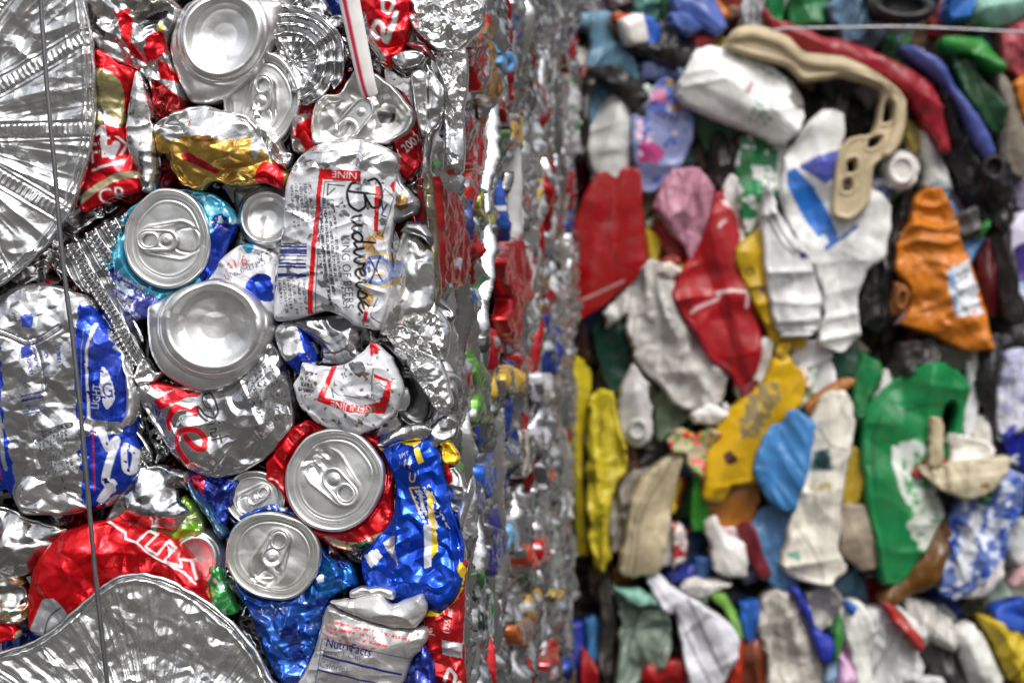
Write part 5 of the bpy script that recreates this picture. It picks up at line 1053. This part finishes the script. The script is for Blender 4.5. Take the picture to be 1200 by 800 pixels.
def mouth(name, parent, cx, cy, rx, ry, rot, z, col, prof, T=12):
    sd = nseed(); a = math.radians(rot); q_ = lambda p: np.hypot(((p[:,0]-cx)*math.cos(a)+(p[:,1]-cy)*math.sin(a))/rx, (-(p[:,0]-cx)*math.sin(a)+(p[:,1]-cy)*math.cos(a))/ry)
    z = (z-28)*1.7+28; base = C(*col); base[3] = .35
    return sheet(name, REAR, [ellipse(cx, cy, rx, ry, a, 48, .04, sd)], z, .9, lambda p, d: np.interp(q_(p), *prof)+.6*vnoise(p[:,0]/9, p[:,1]/9, sd), lambda p, d: np.tile(base, (len(p),1)), MPLA, parent, T, sd)
OPEN = ([0,.55,.62,.8,.9,1.], [-14,-13,1,3.2,2.5,0]); CAP = ([0,.6,.7,.78,.86,1.], [3,2.6,4.4,4.2,1.5,0]); BASE = ([0,.5,.62,.75,.9,1.], [-2.5,-2,1,3,1.5,-4])
mouth('neck', BYL['translucent grey white bottle neck right of the yellow glove'], 747, 503, 12, 13, 0, 37, (185,183,180), BASE)
mouth('mouth', BYL['black shiny sack hanging right of the crimson tube'], 1165, 196, 13, 15, 10, 50, (34,34,36), OPEN)
mouth('base_ring', BYL['round white bottle base below the end of the cream frame'], 1057, 199, 17, 19, 0, 52, (212,207,203), BASE)
mouth('rim', BYL['black bucket rim seen from below at the top edge'], 1058, 6, 40, 15, 5, 52, (38,40,44), OPEN)
mouth('mouth', BYL['brown orange ring at the lower left of the orange bottle'], 1057, 350, 7, 13, 10, 43, (150,90,42), OPEN)
mouth('cap', BYL['small emerald bottle with narrow neck left of the green jug'], 1009, 484, 7, 6, 0, 40, (26,110,62), CAP)
mouth('cap', BYL['crimson cap beside the big yellow bottle handle'], 876, 458, 9, 8, 0, 38, (120,18,36), CAP)
mouth('base_ring', BYL['lime green cap at the top left of the rear bale'], 667, 5, 9, 7, 0, 44, (140,190,60), CAP)
# the pieces that need print or creases of their own
pp = Pp().line(Q(225,200,200), 'P:618,605 640,585 730,548 738,520', 3, False).line(Q(225,200,200), 'P:728,520 790,510 858,518 852,580', 3.5, False).line(Q(225,200,200), 'P:735,240 745,225 762,215', 3).line(Q(120,10,20), 'P:770,540 790,700 780,860', 2.5).poly(Q(225,200,200), 'P:750,120 790,130 795,160 770,150', wob=3)
pl('bottle', 'tall folded red bottle with white crease lines in the middle of the rear bale', 'bottle', '843,230 863,263 868,291 876,346 893,392 885,430 868,448 855,432 832,417 808,376 791,348 802,318 827,277', 36, (180,14,28), .25, pp, fold=((3.5,30,70,4),), step=1.6)
pp = Pp().ring(Q(90,60,20), 878, 319, 3, 5.5).poly(Q(150,75,20), 'P:930,520 960,560 990,650 960,640', wob=3).ring(Q(120,90,110), 893, 340, 0, 4)
pl('bottle', 'yellow curved bottle wall with a dark ring mark right of the tall red bottle', 'bottle', 'P:920,258 942,330 952,500 990,615 1060,682 1100,695 1085,745 980,735 928,645 850,485 812,380 830,320', 38, (222,180,20), .4, pp, dome=8, step=1.6)
pp = Pp().blotch(Q(215,215,212), 9, .1).poly(Q(25,110,60), 'N:830,640 860,640 880,760 820,780').line(Q(220,220,218), 'N:1000,640 985,790', 5)
pl('bottle', 'green bottle with peeling white label under the white jug', 'bottle', '871,160 904,162 926,170 920,205 912,222 893,245 879,282 869,255 865,210 866,180', 32, (30,140,80), .4, pp, step=1.6)
pp = Pp().poly(Q(40,120,215), 'O:72,735 110,720 215,830 290,990 300,1030 240,1060 150,930 75,800', False).poly(Q(75,85,180), 'O:120,715 200,670 300,640 290,760 250,800', False).poly(Q(205,205,205), 'O:190,815 280,760 340,900 320,960', False).poly(Q(225,232,240), 'Q:205,290 235,270 255,310 225,325', False).line(Q(40,90,190), 'Q:240,335 320,280 370,240', 4, False)
pl('jug', 'white jug with a bright blue label under the end of the cream frame', 'jug', '922,190 945,155 965,138 985,140 990,160 984,180 990,215 1022,225 1040,250 1030,300 1012,315 1002,350 1006,385 985,405 975,402 958,393 966,360 958,318 943,300 930,268 918,230', 38, (202,202,200), .4, pp, dome=14, step=1.6)
pl('bottle', 'grey white bottle with ribbed neck hanging down beside the yellow curved wall', 'bottle', 'Q:-20,170 10,60 40,180 150,340 190,400 222,560 205,650 162,692 60,692 20,600 -5,450', 46, (196,196,196), .4, Pp().line(Q(60,60,62), 'Q:0,170 60,270 110,340 180,370', 3).line(Q(60,60,62), 'Q:0,210 60,320 110,360', 2.5).poly(Q(50,50,130), 'Q:130,350 158,350 158,380 132,378', False), dome=14, step=1.6, extra=lambda p, d: 5*np.exp(-(((p[:,0]-928)/17)**2+((p[:,1]-360)/16)**2)**2)+1.2*np.sin(p[:,1]*.9)*(p[:,1] > 378))
pp = Pp().poly(Q(205,210,218), 'Q:758,432 852,378 912,612 792,622', False).poly(Q(120,170,215), 'Q:755,435 790,420 800,600 790,622', False).text(Q(30,35,45), 'AN', 'Q:832,545', 22, 80, .9).text(Q(30,35,45), 'S', 'Q:850,440', 14, 80).blotch(Q(215,215,220), 6, .5, 'Q:758,432 852,378 912,612 792,622').ring(Q(225,120,30), 1139, 365, 0, 3)
pl('bottle', 'orange squashed bottle with a torn white and blue label', 'bottle', 'Q:680,88 740,88 792,200 832,340 855,380 892,500 944,735 820,742 700,682 588,640 622,560 600,480 556,420 568,300 622,220 640,130', 40, (222,128,24), .35, pp, cr=((5,28),(2.2,12)), fold=((5,22,75,3),), step=1.6)
pp = Pp().poly(Q(150,135,95), 'R:890,210 950,170 1000,190 980,260 900,390 850,400 820,350', wob=5, fr=.25).poly(Q(60,20,20,.2), 'R:755,480 785,470 810,500 790,520 765,515', wob=2)
pl('bottle', 'big yellow bottle with scuffed grey label slanting above the amber bottle', 'bottle', '915,413 930,432 941,440 940,470 925,490 905,505 892,540 886,563 860,566 850,582 830,582 826,570 832,530 845,500 870,470 895,450 905,425', 42, (238,188,18), .3, pp, dome=14, step=1.6)
pp = Pp().poly(Q(95,125,125), 'T:195,470 255,450 268,545 185,548', False).poly(Q(30,60,60), 'T:205,480 240,475 250,530 200,535', wob=3).line(Q(90,80,60), 'T:220,370 260,440 330,460', 1.6).poly(Q(200,180,110), 'T:180,610 260,600 260,635 185,635', fr=.5).line(Q(120,112,95), 'Y:130,60 200,160 250,260', 1.5).poly(Q(140,190,165), 'Y:100,190 150,180 140,220 105,215', wob=3)
pl('bottle', 'tall dirty white bottle with a small teal label', 'bottle', '968,466 990,464 998,485 1000,515 990,550 985,600 983,640 990,662 972,680 945,677 920,660 925,635 935,590 948,520 955,490', 44, (205,200,188), .6, pp, dome=16, cr=((2.2,30),), step=1.6)
pp = Pp().poly(Q(225,228,225), 'T:528,442 560,450 600,560 590,700 560,640 530,520', False).poly(Q(90,180,110), 'T:560,430 650,400 660,480 700,560 690,700 600,780 570,560', False).blotch(Q(215,222,215), 7, .05, 'T:540,460 650,430 720,600 740,700 640,800 570,700').poly(Q(190,195,185), 'T:590,760 700,620 765,640 780,720 720,830 700,900 640,860', wob=4, fr=.2).line(Q(15,95,50), 'T:530,260 560,300 660,270 760,270', 3).line(Q(15,95,50), 'T:480,310 450,420 460,640', 2.5).line(Q(225,240,225), 'T:560,435 620,420', 2)
pl('jug', 'large green jug with handle opening and torn green white label', 'jug', '1014,500 1020,480 1040,460 1075,435 1100,431 1125,442 1136,460 1128,500 1114,540 1098,545 1100,575 1108,600 1095,625 1075,650 1058,676 1040,677 1032,640 1022,600 1016,550', 36, (22,142,76), .25, pp, dome=14, step=1.6, holes=('1106,482 1118,470 1124,482 1116,515 1106,530',), cr=((2.4,34),), fold=((2.5,30,85,4),))
pp = Pp().blotch(Q(205,212,226), 10, .05).blotch(Q(45,85,190), 12, .5).poly(Q(205,208,214), 'Y:930,20 1010,10 960,200 900,330 870,300', wob=6)
pl('plastic_bag', 'blue and white patterned bag below the beige half bowl', 'bag', '1105,692 1112,640 1120,595 1140,574 1175,552 1198,562 1198,592 1182,622 1176,652 1150,682 1125,697', 36, (110,135,205), .45, pp, dome=10, cr=((4,20),(2,9)), fold=((6,18,-20,5),), step=1.6, rag=3)
pp = Pp().line(Q(130,130,138), '790,712 812,760 832,800', 3).line(Q(120,120,128), '806,700 838,770 848,790', 3)
pl('plastic_sheet', 'large white pleated sheet in the lower bale', 'sheet', '762,688 772,675 790,692 820,708 862,740 860,772 845,800 838,815 812,815 802,762 792,720 782,720', 38, (200,200,208), .3, pp, dome=10, fold=((5,20,60,5),), step=1.6)
pp = Pp().blotch(Q(225,60,50), 7, .1).blotch(Q(240,200,80), 6, .3).blotch(Q(90,160,80), 6, .45)
pl('plastic_film', 'tiny multicoloured confetti film above the green tube', 'film', 'R:530,420 580,370 640,400 700,370 740,400 690,470 660,580 600,530 590,480 540,470', 36, (190,170,140), .4, pp, dome=6, step=1.5)
# thin wire over the rear bale
P = np.array([[905,36],[925,33.5],[990,32.5],[1055,31.5],[1120,34],[1200,38],[1290,43]], float)
tag(tube('baling_wire', REAR.point(smooth(P, 6, False), 96), .0015, MSTEEL, None, 8, None, np.tile(C(150,150,152,.9), (8,1))), 'thin pale wire stretched level across the top of the rear plastic bale', 'wire')
# fillers in the gaps of the rear bale
PK = [((200,198,194),'white',7), ((150,148,144),'grey',6), ((30,30,32),'black',7), ((75,72,70),'dark grey',5), ((60,95,175),'blue',3), ((170,30,36),'red',3), ((205,175,50),'yellow',2), ((40,110,65),'green',3), ((150,120,85),'tan',3), ((120,160,190),'pale blue',2)]
pbag = [i for i, k in enumerate(PK) for _ in range(k[2])]
for ps, (gs, r0, r1, z0, z1, need) in enumerate(((40, 32, 56, -34, -12, 150), (28, 18, 30, -16, 0, 120))):
  for gy in range(-20, 840, gs):
    for gx in range(640, 1340 if ps == 0 else 1240, gs):
        x = gx+RNG.uniform(-14, 14); y = gy+RNG.uniform(-14, 14)
        if 656 < y < 694 or (x < 712 and y > 640): continue
        r = RNG.uniform(r0, r1); n = RNG.randint(5, 8); a0 = RNG.uniform(1.0, 2.1); el = RNG.uniform(.3, .7); P = []
        for i in range(n):
            a = 2*math.pi*i/n; q = RNG.uniform(.75, 1.25)*r; u = math.cos(a)*q; v = math.sin(a)*q*el
            P.append((x+u*math.cos(a0)-v*math.sin(a0), y+u*math.sin(a0)+v*math.cos(a0)))
        P = smooth(np.array(P), 4, True, .2)
        if uncovered(REAR, P, gx > 1235) < (need if gx < 1236 else 700): continue
        c, nm, _ = PK[RNG.choice(pbag)]; c = tuple(v*RNG.uniform(.75, 1) for v in c)
        pl('plastic_scrap', nm+' plastic scrap squeezed into a gap of the rear bale', 'scrap', P, RNG.uniform(z0, z1), c, .6, group='plastic scraps in the gaps of the rear bale', dome=6, edge=3, cr=((4,24),(1.5,10)), crisp=True, grow=1)
# small scraps and film ends peeking out from under the larger pieces
TK = PK+[((214,214,212),'milky white',12), ((196,192,184),'dirty white',8), ((225,200,60),'bright yellow',2), ((60,140,70),'fresh green',2), ((190,60,40),'orange red',3)]
tbag = [i for i, k in enumerate(TK) for _ in range(k[2])]
for q in range(120):
    P0, z0 = RNG.choice(EDGE); i = RNG.randrange(len(P0)); c0 = P0.mean(0); e = P0[i]; out = (e-c0)/(np.linalg.norm(e-c0)+1e-6)
    if not (668 < e[0] < 1200 and 0 < e[1] < 800) or 662 < e[1] < 692 or (e[0] < 712 and e[1] > 640): continue
    L = RNG.uniform(9, 20); wd = RNG.uniform(4, 10); side_ = np.array([-out[1], out[0]])+out*RNG.uniform(-.8, .8); side_ /= np.linalg.norm(side_); nrm = np.array([-side_[1], side_[0]])
    n = RNG.randint(5, 7); P = smooth(np.array([e+side_*math.cos(2*math.pi*j/n)*L*RNG.uniform(.7, 1.2)+nrm*math.sin(2*math.pi*j/n)*wd*RNG.uniform(.7, 1.3) for j in range(n)]), 4, True, .18)
    cl, nm, _ = TK[RNG.choice(tbag)]
    pl('plastic_scrap', nm+' small scrap peeking out from under a larger piece of the rear bale', 'scrap', P, z0-RNG.uniform(9, 16), tuple(v*RNG.uniform(.85, 1) for v in cl), .6, group='small plastic scraps between the larger pieces of the rear bale', dome=3, edge=2, cr=((4,16),(2,7)), sm=((2,20),), fold=((2.5,9,RNG.uniform(0, 170),4),), crisp=True, grow=1, bend=.2)
PM = [C(40,38,36,.6), C(26,26,26,.5), C(20,20,22,.4), C(58,56,52,.7), C(28,34,50,.5), C(50,18,20,.5), C(24,40,30,.5), C(70,68,64,.7), C(32,30,29,.6)]  # near-black tones: shade of the seam and gaps put into the colour
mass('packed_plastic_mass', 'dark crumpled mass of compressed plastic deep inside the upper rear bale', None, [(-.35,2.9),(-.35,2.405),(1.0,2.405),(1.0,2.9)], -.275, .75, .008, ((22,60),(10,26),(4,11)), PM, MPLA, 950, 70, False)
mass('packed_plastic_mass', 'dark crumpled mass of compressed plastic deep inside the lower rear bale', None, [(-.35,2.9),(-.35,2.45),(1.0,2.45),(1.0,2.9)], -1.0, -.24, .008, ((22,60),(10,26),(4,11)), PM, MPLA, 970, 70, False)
SKY, SUN, EXPO = .1, 1.2, .06
# ================================================================= light, ground, camera
w = bpy.data.worlds.new('World'); SC.world = w; w.use_nodes = True; nt = w.node_tree; bg = nt.nodes['Background']
sky = nt.nodes.new('ShaderNodeTexSky'); sky.sky_type = 'NISHITA'; sky.sun_disc = False
EL, AZ = math.radians(52), math.radians(163)
sky.sun_elevation = EL; sky.sun_rotation = AZ; sky.dust_density = 4; sky.air_density = 1.0; sky.ozone_density = 1.0
hs = nt.nodes.new('ShaderNodeHueSaturation'); hs.inputs['Saturation'].default_value = .25
# overcast sky: about three times brighter overhead than at the horizon
tcw = nt.nodes.new('ShaderNodeTexCoord'); sx = nt.nodes.new('ShaderNodeSeparateXYZ'); nt.links.new(tcw.outputs['Generated'], sx.inputs[0])
ov = nt.nodes.new('ShaderNodeVectorMath'); ov.operation = 'SCALE'
nt.links.new(sky.outputs[0], hs.inputs['Color']); nt.links.new(hs.outputs[0], ov.inputs[0]); nt.links.new(ramp(nt, sx.outputs['Z'], 0, .8, .42, 2.7), ov.inputs['Scale']); nt.links.new(ov.outputs[0], bg.inputs[0]); bg.inputs[1].default_value = SKY
sl = bpy.data.lights.new('sun', 'SUN'); sl.energy = SUN; sl.angle = math.radians(14); sl.color = (1,.96,.9)
so = bpy.data.objects.new('sun', sl); COL.objects.link(so)
dv = Vector((math.sin(AZ)*math.cos(EL), math.cos(AZ)*math.cos(EL), math.sin(EL))); so.rotation_euler = dv.to_track_quat('Z', 'Y').to_euler(); so.location = dv*5
gm, gnt, gb = nodes('concrete_yard'); gn = N(gnt, 'ShaderNodeTexNoise', Scale=3, Detail=8)
gnt.links.new(mixc(gnt, gn.outputs[0], (.04,.038,.035,1), (.10,.095,.09,1)), gb.inputs['Base Color']); gb.inputs['Roughness'].default_value = .9
V = np.array([[-400,-400,-1.0],[400,-400,-1.0],[400,400,-1.0],[-400,400,-1.0]]); g = build('ground', V, np.array([[0,1,2,3]]), gm); g['kind'] = 'structure'
cd = bpy.data.cameras.new('camera'); cd.lens = 70; cd.sensor_width = 36; cd.clip_start = .05; cd.clip_end = 2000
co = bpy.data.objects.new('camera', cd); COL.objects.link(co); co.rotation_euler = (math.pi/2, 0, 0); SC.camera = co
cd.dof.use_dof = True; cd.dof.focus_distance = 1.055; cd.dof.aperture_fstop = 13.0
SC.view_settings.view_transform = 'Standard'; SC.view_settings.look = 'None'; SC.view_settings.exposure = EXPO; SC.view_settings.gamma = 1
SC.cycles.max_bounces = 8; SC.cycles.glossy_bounces = 5; SC.cycles.diffuse_bounces = 3; SC.cycles.caustics_reflective = True
SC.cycles.use_denoising = True
